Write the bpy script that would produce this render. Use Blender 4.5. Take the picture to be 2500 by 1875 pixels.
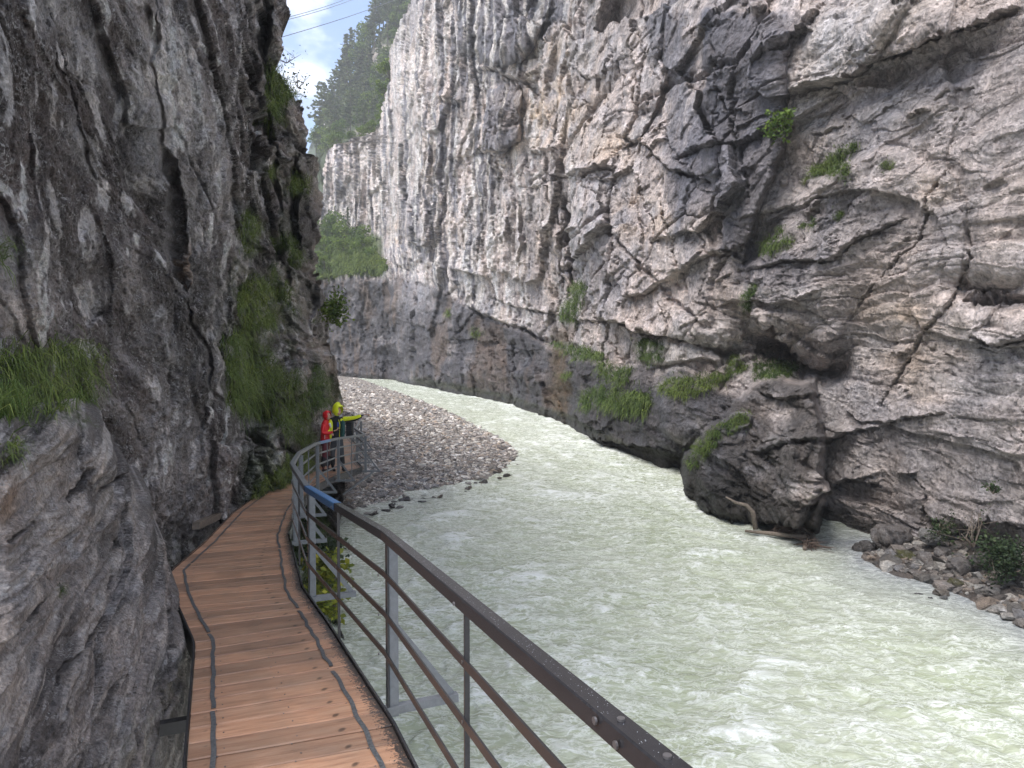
import bpy, math, random
import numpy as np
from mathutils import Vector, Matrix
R = math.radians
random.seed(7); RNG = np.random.default_rng(7)
for o in list(bpy.data.objects): bpy.data.objects.remove(o)
sc = bpy.context.scene
col = sc.collection

# ---------------------------------------------------------------- camera, light
K = 0.91                       # world scale (metres per layout unit)
F = 1733.0                     # focal length in pixels of the 2500 px wide photograph
PITCH = math.atan(62.5 / F)
CAMZ = 5.2 * K                 # camera height above the water
cam = bpy.data.cameras.new('camera'); camo = bpy.data.objects.new('camera', cam); col.objects.link(camo)
cam.sensor_width = 36; cam.lens = 36 * F / 2500; cam.clip_end = 5000; cam.clip_start = 0.05
camo.location = (0, 0, CAMZ); camo.rotation_euler = (math.pi / 2 - PITCH, 0, 0)
sc.camera = camo

SUN_EL, SUN_AZ = 58, 232       # azimuth clockwise from +Y (north)
world = bpy.data.worlds.new('World'); sc.world = world; world.use_nodes = True
nt = world.node_tree; nt.nodes.clear()
def N(t, typ, **kw):
    n = t.nodes.new(typ)
    for k, v in kw.items(): setattr(n, k, v)
    return n
out = N(nt, 'ShaderNodeOutputWorld'); bg = N(nt, 'ShaderNodeBackground'); bg.inputs[1].default_value = 0.13
sky = N(nt, 'ShaderNodeTexSky', sky_type='NISHITA', sun_disc=False)
sky.sun_elevation = R(SUN_EL); sky.sun_rotation = R(SUN_AZ); sky.air_density = 1.0; sky.dust_density = 1.0
tc = N(nt, 'ShaderNodeTexCoord'); mp = N(nt, 'ShaderNodeMapping'); mp.inputs['Scale'].default_value = (1, 1, 2.0)
mp.inputs['Location'].default_value = (0.33, 0.1, 0.12)
nz = N(nt, 'ShaderNodeTexNoise'); nz.inputs['Scale'].default_value = 3.6; nz.inputs['Detail'].default_value = 7; nz.inputs['Roughness'].default_value = 0.55
cr = N(nt, 'ShaderNodeValToRGB'); cr.color_ramp.elements[0].position = 0.43; cr.color_ramp.elements[1].position = 0.58
nz2 = N(nt, 'ShaderNodeTexNoise'); nz2.inputs['Scale'].default_value = 7; nz2.inputs['Detail'].default_value = 5
cr2 = N(nt, 'ShaderNodeValToRGB'); cr2.color_ramp.elements[0].position = 0.36; cr2.color_ramp.elements[1].position = 0.62
cr2.color_ramp.elements[0].color = (2.6, 2.72, 3.05, 1); cr2.color_ramp.elements[1].color = (7.6, 7.6, 7.6, 1)
mx = N(nt, 'ShaderNodeMix', data_type='RGBA'); skm = N(nt, 'ShaderNodeMix', data_type='RGBA', blend_type='MULTIPLY')
skm.inputs[0].default_value = 1; skm.inputs[7].default_value = (.62, .72, .85, 1)
L = nt.links.new
L(tc.outputs['Generated'], mp.inputs[0]); L(mp.outputs[0], nz.inputs[0]); L(mp.outputs[0], nz2.inputs[0])
L(nz.outputs[0], cr.inputs[0]); L(nz2.outputs[0], cr2.inputs[0]); L(sky.outputs[0], skm.inputs[6])
L(cr.outputs[0], mx.inputs[0]); L(skm.outputs[2], mx.inputs[6]); L(cr2.outputs[0], mx.inputs[7])
L(mx.outputs[2], bg.inputs[0]); L(bg.outputs[0], out.inputs[0])
sun = bpy.data.lights.new('sun', 'SUN'); sun.energy = 2.1; sun.angle = R(34); sun.color = (1.0, 0.955, 0.91)
so = bpy.data.objects.new('sun', sun); col.objects.link(so)
az = R(SUN_AZ); sd = Vector((math.sin(az) * math.cos(R(SUN_EL)), math.cos(az) * math.cos(R(SUN_EL)), math.sin(R(SUN_EL))))
so.rotation_euler = sd.to_track_quat('Z', 'Y').to_euler(); so.location = (0, 0, 60)
vs = sc.view_settings; vs.view_transform = 'Standard'; vs.look = 'None'; vs.gamma = 1; vs.exposure = 1.45
vs.use_curve_mapping = False
sc.cycles.max_bounces = 6; sc.cycles.diffuse_bounces = 4; sc.cycles.glossy_bounces = 3; sc.cycles.transparent_max_bounces = 8
sc.cycles.use_denoising = True

# ---------------------------------------------------------------- helpers
def zw(y): return .015*np.clip(y-25*K, 0, 500)
CT, ST = math.cos(PITCH), math.sin(PITCH)
def P(px, py, yo):
    """point in the world at layout depth yo that lies along the sight line of (px,py)"""
    px = np.asarray(px, float); py = np.asarray(py, float); yo = np.asarray(yo, float)
    b = (937.5 - py) / F
    dx = (px - 1250) / F; dy = CT + b * ST; dz = -ST + b * CT
    y = yo * K
    return np.stack(np.broadcast_arrays(dx / dy * y, y, dz / dy * y + CAMZ), -1)
def proj(p):
    v = np.asarray(p) - np.array([0, 0, CAMZ])
    f = v[..., 1] * CT - v[..., 2] * ST; u = v[..., 1] * ST + v[..., 2] * CT
    return 1250 + F * v[..., 0] / f, 937.5 - F * u / f
def interp(x, pts):
    xs = [p[0] for p in pts]; ys = [p[1] for p in pts]
    return np.interp(x, xs, ys)
def smooth_interp(x, pts):
    """monotone-ish cubic through pts"""
    xs = np.array([p[0] for p in pts], float); ys = np.array([p[1] for p in pts], float)
    m = np.zeros_like(ys); d = np.diff(ys) / np.diff(xs)
    m[1:-1] = np.where(d[1:] * d[:-1] > 0, 2 * d[1:] * d[:-1] / (d[1:] + d[:-1] + 1e-12), 0); m[0] = d[0]; m[-1] = d[-1]
    x = np.clip(x, xs[0], xs[-1]); i = np.clip(np.searchsorted(xs, x) - 1, 0, len(xs) - 2)
    h = xs[i + 1] - xs[i]; t = (x - xs[i]) / h
    return (2*t**3-3*t**2+1)*ys[i] + (t**3-2*t**2+t)*h*m[i] + (-2*t**3+3*t**2)*ys[i+1] + (t**3-t**2)*h*m[i+1]
def sstep(a, b, x):
    t = np.clip((x - a) / (b - a), 0, 1); return t * t * (3 - 2 * t)
_perm = RNG.permutation(1024).astype(np.int32)
_ga = RNG.random(1024) * 2 * np.pi; _gx = np.cos(_ga).astype(np.float32); _gy = np.sin(_ga).astype(np.float32)
_rnd = RNG.random((1024, 5)).astype(np.float32)
def _h(ix, iy, seed): return _perm[(_perm[(ix + seed * 131) & 1023] + iy * 7 + seed) & 1023]
def gn(x, y, seed=0):
    x = np.asarray(x, np.float32); y = np.asarray(y, np.float32)
    xf = np.floor(x); yf = np.floor(y); ix = xf.astype(np.int32); iy = yf.astype(np.int32)
    fx = x - xf; fy = y - yf
    u = fx*fx*fx*(fx*(fx*6-15)+10); v = fy*fy*fy*(fy*(fy*6-15)+10)
    def c(a, b):
        h = _h(ix + a, iy + b, seed); return _gx[h] * (fx - a) + _gy[h] * (fy - b)
    n0 = c(0, 0); n1 = c(1, 0); n2 = c(0, 1); n3 = c(1, 1)
    a = n0 + u * (n1 - n0); b = n2 + u * (n3 - n2)
    return (a + v * (b - a)) * 1.4
def fbm(x, y, o=4, seed=0, g=0.5):
    r = 0; a = 1.0
    for i in range(o):
        r = r + a * gn(x * 2.03**i, y * 2.03**i, seed + i * 3); a *= g
    return r
def ridged(x, y, o=4, seed=0, g=0.5):
    r = 0; a = 1.0
    for i in range(o):
        r = r + a * (1 - 2*np.abs(gn(x * 2.07**i, y * 2.07**i, seed + i * 5))); a *= g
    return r
def worley(x, y, seed=0):
    x = np.asarray(x, np.float32); y = np.asarray(y, np.float32)
    ix = np.floor(x).astype(np.int32); iy = np.floor(y).astype(np.int32)
    f1 = np.full(x.shape, 9, np.float32); f2 = f1.copy(); idn = np.zeros(x.shape, np.int32)
    vx = np.zeros_like(f1); vy = np.zeros_like(f1)
    for a in (-1, 0, 1):
        for b in (-1, 0, 1):
            h = _h(ix + a, iy + b, seed)
            dx = x - (ix + a + _rnd[h, 0]); dy = y - (iy + b + _rnd[h, 1]); d = dx*dx + dy*dy
            m = d < f1
            f2 = np.where(m, f1, np.minimum(f2, d)); f1 = np.where(m, d, f1)
            idn = np.where(m, h, idn); vx = np.where(m, dx, vx); vy = np.where(m, dy, vy)
    return np.sqrt(f1), np.sqrt(f2), idn, vx, vy
def facet(x, y, seed=0, tilt=1.0):
    """broken-rock noise: every cell is its own tilted plane; returns height, edge closeness"""
    f1, f2, h, vx, vy = worley(x, y, seed)
    v = (_rnd[h, 2] - 0.5) + tilt * ((_rnd[h, 3] - 0.5) * vx + (_rnd[h, 4] - 0.5) * vy)
    return v, np.clip(1 - (f2 - f1) / 0.12, 0, 1)
def polydist(px, py, pts):
    """distance to a polyline and signed side (image y down)"""
    d = np.full(px.shape, 1e9); sg = np.zeros(px.shape); tt = np.zeros(px.shape); n = len(pts) - 1
    for i in range(n):
        ax, ay = pts[i]; bx, by = pts[i+1]; ex, ey = bx-ax, by-ay; l2 = ex*ex+ey*ey
        t = np.clip(((px-ax)*ex + (py-ay)*ey) / l2, 0, 1)
        qx = px-ax-t*ex; qy = py-ay-t*ey; dd = np.hypot(qx, qy); m = dd < d
        d = np.where(m, dd, d); sg = np.where(m, ex*qy-ey*qx, sg); tt = np.where(m, (i+t)/n, tt)
    return d, np.sign(sg), tt
def blob(px, py, cx, cy, rx, ry, rot=0):
    c, s = math.cos(R(rot)), math.sin(R(rot)); u = (px-cx)*c + (py-cy)*s; v = -(px-cx)*s + (py-cy)*c
    return np.exp(-((u/rx)**2 + (v/ry)**2))
def inpoly(x, y, poly):
    r = np.zeros(np.shape(x), bool); n = len(poly); j = n-1
    for i in range(n):
        xi, yi = poly[i]; xj, yj = poly[j]
        r ^= ((yi > y) != (yj > y)) & (x < (xj-xi)*(y-yi)/((yj-yi)+1e-9)+xi); j = i
    return r
DS = 1.1302                    # layout notes were taken on a 2212 px wide view
def S(pts): return [(a*DS, b*DS) for a, b in pts]

# ---------------------------------------------------------------- object helpers
def link(o, parent=None):
    col.objects.link(o)
    if parent is not None: o.parent = parent
    return o
def tag(o, label=None, cat=None, group=None, kind=None):
    if label: o['label'] = label
    if cat: o['category'] = cat
    if group: o['group'] = group
    if kind: o['kind'] = kind
    return o
def np_mesh(name, V, Fq, mat, smooth=False, attrs=None, tri=False):
    me = bpy.data.meshes.new(name); V = np.asarray(V, np.float32); Fq = np.asarray(Fq, np.int32); k = Fq.shape[1]
    me.vertices.add(len(V)); me.vertices.foreach_set('co', V.ravel())
    me.loops.add(Fq.size); me.loops.foreach_set('vertex_index', Fq.ravel())
    me.polygons.add(len(Fq)); me.polygons.foreach_set('loop_start', np.arange(0, Fq.size, k, dtype=np.int32))
    me.polygons.foreach_set('use_smooth', np.full(len(Fq), smooth))
    for nm, a in (attrs or {}).items():
        a = np.asarray(a, np.float32)
        if a.ndim == 2:
            at_ = me.color_attributes.new(nm, 'FLOAT_COLOR', 'POINT')
            c4 = np.ones((len(V), 4), np.float32); c4[:, :3] = a[:, :3]; at_.data.foreach_set('color', c4.ravel())
        else:
            at_ = me.attributes.new(nm, 'FLOAT', 'POINT'); at_.data.foreach_set('value', a.ravel())
    me.update(calc_edges=True); me.materials.append(mat)
    return me
def np_obj(name, V, Fq, mat, parent=None, **kw):
    return link(bpy.data.objects.new(name, np_mesh(name, V, Fq, mat, **kw)), parent)
def grid_faces(nr, nc, flip=False):
    i = np.arange(nr-1)[:, None]*nc + np.arange(nc-1)[None, :]
    f = np.stack([i, i+1, i+nc+1, i+nc], -1).reshape(-1, 4)
    return f[:, ::-1] if flip else f
class MB:
    """collects boxes, bars and tubes; build() links them as one mesh object"""
    def __init__(s): s.v = []; s.f = []
    def add(s, vs, fs):
        b = len(s.v); s.v += [tuple(v) for v in vs]; s.f += [[b+i for i in f] for f in fs]; return s
    def box(s, c, sx, sy, sz, rot=None):
        c = Vector(c); M = rot or Matrix.Identity(3); vs = []
        for x in (-.5, .5):
            for y in (-.5, .5):
                for z in (-.5, .5): vs.append(c + M @ Vector((x*sx, y*sy, z*sz)))
        return s.add(vs, [(0,1,3,2),(4,6,7,5),(0,4,5,1),(2,3,7,6),(0,2,6,4),(1,5,7,3)])
    def bar(s, a, b, w, h, up=(0,0,1), bevel=0.0):
        """rectangular bar from a to b: w sideways, h along up"""
        a = Vector(a); b = Vector(b); d = (b-a).normalized(); side = d.cross(Vector(up)).normalized(); u = side.cross(d).normalized()
        if bevel:
            e = bevel; prof = [(-w/2+e,-h/2),(w/2-e,-h/2),(w/2,-h/2+e),(w/2,h/2-e),(w/2-e,h/2),(-w/2+e,h/2),(-w/2,h/2-e),(-w/2,-h/2+e)]
        else: prof = [(-w/2,-h/2),(w/2,-h/2),(w/2,h/2),(-w/2,h/2)]
        n = len(prof); vs = [p + side*x + u*y for p in (a, b) for x, y in prof]
        fs = [[i, (i+1) % n, n+(i+1) % n, n+i] for i in range(n)] + [list(range(n))[::-1], list(range(n, 2*n))]
        return s.add(vs, fs)
    def tube(s, pts, rad, n=6, cap=True):
        pts = [Vector(p) for p in pts]; rads = rad if hasattr(rad, '__len__') else [rad]*len(pts); vs = []
        ref = Vector((0.13, 0.31, 0.94)).normalized()
        for i, p in enumerate(pts):
            d = (pts[min(i+1, len(pts)-1)] - pts[max(i-1, 0)]).normalized()
            a = d.cross(ref if abs(d.dot(ref)) < .95 else Vector((1, 0, 0))).normalized(); b = d.cross(a)
            vs += [p + (a*math.cos(2*math.pi*k/n) + b*math.sin(2*math.pi*k/n))*rads[i] for k in range(n)]
        fs = [[i*n+k, i*n+(k+1) % n, (i+1)*n+(k+1) % n, (i+1)*n+k] for i in range(len(pts)-1) for k in range(n)]
        if cap: fs += [list(range(n))[::-1], list(range((len(pts)-1)*n, len(pts)*n))]
        return s.add(vs, fs)
    def build(s, name, mat, parent=None, smooth=False):
        me = bpy.data.meshes.new(name); me.from_pydata(s.v, [], s.f); me.materials.append(mat)
        if smooth: me.polygons.foreach_set('use_smooth', [True]*len(me.polygons))
        me.update(); return link(bpy.data.objects.new(name, me), parent)
def empty(name, loc=(0, 0, 0), rz=0):
    o = bpy.data.objects.new(name, None); o.empty_display_size = .2; link(o); o.location = loc; o.rotation_euler[2] = rz; return o
def copy_tree(o, parent=None):
    c = o.copy(); link(c)
    if parent is not None: c.parent = parent
    for ch in o.children: copy_tree(ch, c)
    return c

# ---------------------------------------------------------------- materials
def mat_new(name):
    m = bpy.data.materials.new(name); m.use_nodes = True; t = m.node_tree
    return m, t, t.nodes['Principled BSDF']
def noise(t, scale, detail=4, rough=.5, vec=None, **kw):
    n = N(t, 'ShaderNodeTexNoise', **kw); n.inputs['Scale'].default_value = scale; n.inputs['Detail'].default_value = detail
    n.inputs['Roughness'].default_value = rough
    if vec is not None: t.links.new(vec, n.inputs['Vector'])
    return n
def ramp(t, src, stops):
    r = N(t, 'ShaderNodeValToRGB'); e = r.color_ramp.elements
    while len(e) < len(stops): e.new(.5)
    for i, (p, c) in enumerate(stops):
        e[i].position = p; e[i].color = (c, c, c, 1) if isinstance(c, (int, float)) else (*c, 1)
    t.links.new(src, r.inputs[0]); return r
def mixc(t, a, b, fac, mode='MIX'):
    m = N(t, 'ShaderNodeMix', data_type='RGBA', blend_type=mode)
    for s, i in ((fac, 0), (a, 6), (b, 7)):
        if hasattr(s, 'links'): t.links.new(s, m.inputs[i])
        else: m.inputs[i].default_value = s if isinstance(s, (int, float)) else (*s, 1)
    return m.outputs[2]
def bump(t, b, h, strength, dist, prev=None):
    n = N(t, 'ShaderNodeBump'); n.inputs['Strength'].default_value = strength; n.inputs['Distance'].default_value = dist
    t.links.new(h, n.inputs['Height'])
    if prev: t.links.new(prev, n.inputs['Normal'])
    if b is not None: t.links.new(n.outputs[0], b.inputs['Normal'])
    return n.outputs[0]
def rock_mat(name, fine, speck=0.0, rough=.75):
    m, t, b = mat_new(name)
    ca = N(t, 'ShaderNodeVertexColor', layer_name='Col'); geo = N(t, 'ShaderNodeNewGeometry'); v = geo.outputs['Position']
    n1 = noise(t, fine, 8, .65, v); n2 = noise(t, fine*4.5, 6, .6, v); n3 = noise(t, fine*.35, 6, .6, v)
    r1 = ramp(t, n1.outputs[0], [(.28, .38), (.47, .92), (.55, 1.1), (.72, 1.6)])
    c = mixc(t, ca.outputs[0], r1.outputs[0], .85, 'MULTIPLY')
    r2 = ramp(t, n2.outputs[0], [(.32, .5), (.5, 1.0), (.68, 1.5)])
    c = mixc(t, c, r2.outputs[0], .8, 'MULTIPLY')
    r3 = ramp(t, n3.outputs[0], [(.35, (.95, .96, .98)), (.6, (1.10, 1.02, .94))])
    c = mixc(t, c, r3.outputs[0], .8, 'MULTIPLY')
    if speck:
        ns = noise(t, fine*7, 3, .6, v); rs = ramp(t, ns.outputs[0], [(.54, 0), (.60, 1)])
        ns2 = noise(t, fine*.9, 4, .6, v); rs2 = ramp(t, ns2.outputs[0], [(.45, .0), (.60, 1)])
        mm = N(t, 'ShaderNodeMath', operation='MULTIPLY'); t.links.new(rs.outputs[0], mm.inputs[0]); t.links.new(rs2.outputs[0], mm.inputs[1])
        mm2 = N(t, 'ShaderNodeMath', operation='MULTIPLY'); t.links.new(mm.outputs[0], mm2.inputs[0]); mm2.inputs[1].default_value = speck
        c = mixc(t, c, (.42, .41, .41), mm2.outputs[0])
    t.links.new(c, b.inputs['Base Color'])
    rr = ramp(t, n3.outputs[0], [(.35, rough-.2), (.7, rough+.1)]); t.links.new(rr.outputs[0], b.inputs['Roughness'])
    b.inputs['Specular IOR Level'].default_value = .35
    vo = N(t, 'ShaderNodeTexVoronoi', feature='DISTANCE_TO_EDGE'); vo.inputs['Scale'].default_value = fine*1.1
    wv = mixc(t, v, n1.outputs['Color'], .12); t.links.new(wv, vo.inputs['Vector'])
    rv = ramp(t, vo.outputs[0], [(0, 0), (.06, 1)])
    p = bump(t, None, rv.outputs[0], .15, .25/fine)
    p = bump(t, None, n1.outputs[0], 1.0, .75/fine, p)
    bump(t, b, n2.outputs[0], 1.0, .35/fine, p)
    return m
def plain(name, c, rough=.5, metal=0, nscale=0, namt=.15, bumpd=0, spec=.5):
    m, t, b = mat_new(name); b.inputs['Base Color'].default_value = (*c, 1); b.inputs['Roughness'].default_value = rough
    b.inputs['Metallic'].default_value = metal; b.inputs['Specular IOR Level'].default_value = spec
    if nscale:
        tc_ = N(t, 'ShaderNodeTexCoord'); n = noise(t, nscale, 5, .6, tc_.outputs['Object'])
        r = ramp(t, n.outputs[0], [(.3, 1-namt), (.7, 1+namt)]); t.links.new(mixc(t, c, r.outputs[0], 1, 'MULTIPLY'), b.inputs['Base Color'])
        if bumpd: bump(t, b, n.outputs[0], .6, bumpd)
    return m
def leafmat(name, c1, c2, scale=1.5, trans=.25, attr=None):
    m, t, b = mat_new(name); geo = N(t, 'ShaderNodeNewGeometry'); n = noise(t, scale, 3, .6, geo.outputs['Position'])
    oi = N(t, 'ShaderNodeObjectInfo')
    r = ramp(t, n.outputs[0], [(.35, c1), (.65, c2)])
    ri = ramp(t, geo.outputs['Random Per Island'], [(0, (.45, .5, .5)), (.7, (1.1, 1.1, 1.0)), (1, (1.75, 1.55, 1.3))])
    c = mixc(t, r.outputs[0], ri.outputs[0], .9, 'MULTIPLY')
    ro = ramp(t, oi.outputs['Random'], [(0, (.8, .85, .9)), (1, (1.2, 1.12, .95))]); c = mixc(t, c, ro.outputs[0], .8, 'MULTIPLY')
    t.links.new(c, b.inputs['Base Color']); b.inputs['Roughness'].default_value = .6; b.inputs['Specular IOR Level'].default_value = .25
    tr = N(t, 'ShaderNodeBsdfTranslucent'); t.links.new(c, tr.inputs[0]); ms = N(t, 'ShaderNodeMixShader'); ms.inputs[0].default_value = trans
    o = t.nodes['Material Output']; t.links.new(b.outputs[0], ms.inputs[1]); t.links.new(tr.outputs[0], ms.inputs[2]); t.links.new(ms.outputs[0], o.inputs[0])
    return m
M = {}
M['rock_far'] = rock_mat('limestone', 1.6)
M['rock_left'] = rock_mat('dark_limestone', 5.0, speck=.95, rough=.6)
M['rock_near'] = rock_mat('lichen_limestone', 11.0, speck=.7)
M['grass'] = leafmat('grass_blades', (.07, .115, .03), (.17, .215, .075), 2.2, .3)
M['grass_far'] = leafmat('grass_far', (.07, .115, .03), (.15, .20, .06), .8, .3)
M['needle'] = leafmat('conifer_needles', (.065, .095, .055), (.125, .155, .085), .3, .25)
M['leaf'] = leafmat('leaves', (.075, .13, .03), (.14, .2, .045), .4, .3)
M['leaf_dark'] = leafmat('dark_leaves', (.020, .036, .016), (.045, .068, .03), 2, .15)
M['leaf_yellow'] = leafmat('yellowing_leaves', (.14, .19, .03), (.34, .32, .05), 3, .3)
M['bark'] = plain('bark', (.10, .085, .07), .9, nscale=8, namt=.4)
M['deadwood'] = plain('deadwood', (.15, .12, .095), .8, nscale=20, namt=.4, bumpd=.004)
M['steel'] = plain('painted_steel', (.14, .148, .158), .38, nscale=30, namt=.18, spec=.5)
M['rail_dark'] = plain('dark_brown_steel', (.023, .0225, .025), .27, nscale=40, namt=.2, spec=.45)
M['bolt'] = plain('bolt_steel', (.16, .15, .15), .35, metal=.6)
M['rubber'] = plain('rubber', (.075, .078, .082), .5, nscale=60, namt=.6, bumpd=.002)
M['cable'] = plain('cable_metal', (.12, .12, .14), .5)

# ---------------------------------------------------------------- cliffs
# grass patches: (cliff, outline in view coordinates, blades, blade length, blade width, label)
def ell(cx, cy, rx, ry, rot=0, n=12):
    c, s = math.cos(R(rot)), math.sin(R(rot)); o = []
    for k in range(n):
        a = 2*math.pi*k/n; r = 1+.18*math.sin(3*a+cx); u, v = rx*math.cos(a)*r, ry*math.sin(a)*r; o.append((cx+u*c-v*s, cy+u*s+v*c))
    return o
GRASS = [
 ('cliff_left', [(-60, 770), (30, 775), (120, 745), (205, 735), (215, 770), (190, 830), (190, 900), (-60, 900)], 2600, .30, .006, 'dense clump of long grass on the ledge at the left edge, above the buttress'),
 ('rock_buttress', [(-60, 890), (175, 893), (195, 930), (150, 935), (60, 915), (-60, 925)], 1800, .26, .006, 'long grass overhanging the top of the near buttress'),
 ('rock_buttress', ell(8, 985, 14, 22), 160, .12, .004, 'small grass tuft at the left edge below the buttress top'),
 ('rock_buttress', ell(145, 1275, 14, 8), 60, .06, .003, 'tiny grass tuft in the middle of the near buttress'),
 ('cliff_left', [(488, 740), (520, 722), (560, 750), (620, 800), (652, 860), (664, 930), (655, 962), (610, 950), (560, 905), (485, 885)], 7000, .55, .012, 'large hanging mass of long grass on the left cliff above the walkway'),
 ('cliff_left', [(520, 612), (560, 590), (590, 610), (603, 680), (585, 720), (535, 725), (515, 670)], 2600, .5, .012, 'long grass hanging from the ledge above the large grass mass'),
 ('cliff_left', [(582, 570), (605, 590), (630, 650), (622, 680), (600, 640)], 700, .4, .012, 'narrow grass streak beside the bright rock on the left cliff'),
 ('cliff_left', [(606, 388), (640, 372), (668, 395), (668, 425), (630, 432), (608, 415)], 1100, .45, .014, 'grass tuft in the dark cleft high on the left cliff'),
 ('cliff_left', [(560, 235), (590, 122), (615, 122), (650, 180), (660, 215), (640, 205), (615, 215), (590, 280), (570, 275)], 2200, .5, .014, 'bright grass on the shoulder against the sky, top of the left cliff'),
 ('cliff_left', [(524, 1085), (545, 1040), (590, 985), (645, 965), (668, 985), (650, 1015), (610, 1040), (560, 1070)], 5200, .26, .010, 'turf slope between the left cliff and the walkway edge'),
 ('cliff_left', [(648, 845), (668, 795), (722, 795), (738, 850), (735, 885), (690, 885), (655, 880)], 2600, .5, .016, 'grass covered ledge above the two hikers'),
 ('cliff_left', [(515, 470), (545, 440), (560, 500), (545, 560), (520, 540)], 1000, .3, .010, 'thin grass below the overhang in the upper middle of the left cliff'),
 ('cliff_left', [(580, 505), (612, 510), (640, 520), (658, 560), (650, 580), (615, 540), (585, 530)], 1300, .4, .012, 'slanting grass strip on the left cliff above the bright rock'),
 ('cliff_left', ell(575, 380, 10, 26), 350, .3, .010, 'small grass tuft on the rib left of the dark cleft'),
 ('cliff_left', ell(690, 690, 12, 8), 160, .2, .012, 'small grass tuft on the pale knob of the left cliff'),
 ('cliff_left', ell(742, 815, 7, 9), 160, .3, .014, 'small moss cushion at the foot of the left cliff, near the gravel'),
 ('cliff_left', ell(5, 545, 22, 22), 300, .22, .006, 'small grass tuft at the left edge high above the buttress'),
 ('cliff_right', [(1243, 618), (1275, 608), (1268, 650), (1232, 702), (1198, 692), (1215, 660)], 2200, .9, .03, 'grass hanging below the dark cave in the pale cliff'),
 ('cliff_right', [(1172, 732), (1240, 742), (1312, 766), (1300, 780), (1240, 778), (1200, 755)], 1800, .8, .03, 'long thin grass ledge on the right cliff over the brown stain'),
 ('cliff_right', ell(1415, 757, 32, 26), 1400, .6, .024, 'round grass cushion left of the long rock overhang'),
 ('cliff_right', ell(1330, 805, 42, 24, 20), 1300, .7, .026, 'grass patch above the large grass mass of the right cliff'),
 ('cliff_right', [(1245, 845), (1300, 835), (1380, 850), (1425, 865), (1400, 900), (1330, 892), (1265, 880)], 3400, .9, .03, 'large grass mass on the dark lower right cliff'),
 ('cliff_right', [(1428, 850), (1450, 820), (1510, 815), (1570, 800), (1575, 815), (1520, 845), (1470, 862)], 2000, .6, .022, 'grass slope left of the buttress under the rock roof'),
 ('cliff_right', [(1620, 800), (1650, 780), (1700, 780), (1728, 800), (1690, 822), (1640, 825)], 2600, .45, .018, 'bright grass cap on the buttress under the rock roof'),
 ('cliff_right', ell(1590, 790, 26, 16, -10), 800, .4, .018, 'grass just left of the bright grass cap'),
 ('cliff_right', [(1488, 1005), (1505, 965), (1560, 915), (1622, 890), (1610, 915), (1555, 955), (1515, 1015)], 2600, .32, .016, 'slanting moss and grass band down the edge of the buttress'),
 ('cliff_right', [(1738, 402), (1760, 365), (1850, 312), (1862, 325), (1790, 385)], 1500, .4, .018, 'slanting bright grass strip on the upper right cliff, topmost of that cliff'),
 ('cliff_right', ell(1820, 378, 32, 12, -25), 700, .3, .016, 'grass tuft just below the slanting bright strip'),
 ('cliff_right', ell(1925, 360, 18, 8, -25), 260, .25, .014, 'small grass tuft farthest right on the cliff'),
 ('cliff_right', ell(1815, 463, 9, 12, 30), 200, .25, .014, 'tiny grass tuft at the lower rim of the grey slab'),
 ('cliff_right', [(1640, 560), (1655, 520), (1690, 495), (1725, 510), (1700, 530), (1660, 550)], 1300, .4, .018, 'grass on the nose of the ledged rock, upper of two'),
 ('cliff_right', ell(1745, 484, 20, 9, -25), 260, .25, .014, 'small tuft between the grey slab and the ledged nose'),
 ('cliff_right', [(1600, 680), (1608, 640), (1640, 612), (1632, 650), (1618, 680)], 900, .35, .016, 'grass on the nose of the ledged rock, lower of two'),
 ('cliff_right', ell(1225, 812, 14, 11), 300, .5, .022, 'small grass clump on the brown stained wall'),
 ('cliff_right', ell(970, 676, 8, 8), 160, .9, .04, 'small grass clump on the dark far wall'),
 ('cliff_right', ell(1028, 718, 14, 12, -40), 260, .7, .035, 'faint mossy patch right of the small grass clump'),
]
GTINT = np.array([.055, .075, .022])
SURF = {}                      # displaced surfaces, looked up when things are set on them
def base_normals(B):
    du = np.gradient(B, axis=1); dv = np.gradient(B, axis=0); n = np.cross(du, dv)
    n /= np.linalg.norm(n, axis=-1, keepdims=True) + 1e-9
    toc = np.array([0, 0, CAMZ]) - B; s = np.sign((n*toc).sum(-1, keepdims=True)); s[s == 0] = 1
    return n*s
def box_blur(a, k):
    for ax in (0, 1):
        p = np.pad(a, [(k, k) if i == ax else (0, 0) for i in range(a.ndim)], mode='edge')
        c = np.cumsum(p, axis=ax); c = np.concatenate([np.zeros_like(np.take(c, [0], ax)), c], ax); n = a.shape[ax]
        hi = np.take(c, np.arange(2*k+1, 2*k+1+n), ax); lo = np.take(c, np.arange(0, n), ax); a = (hi-lo)/(2*k+1)
    return a
def cols(rim_l, rim_r, w):     # rows x cols of px between two rims, w = 0..1 spacing
    return rim_l[:, None]*(1-w)[None, :] + rim_r[:, None]*w[None, :]
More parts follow.
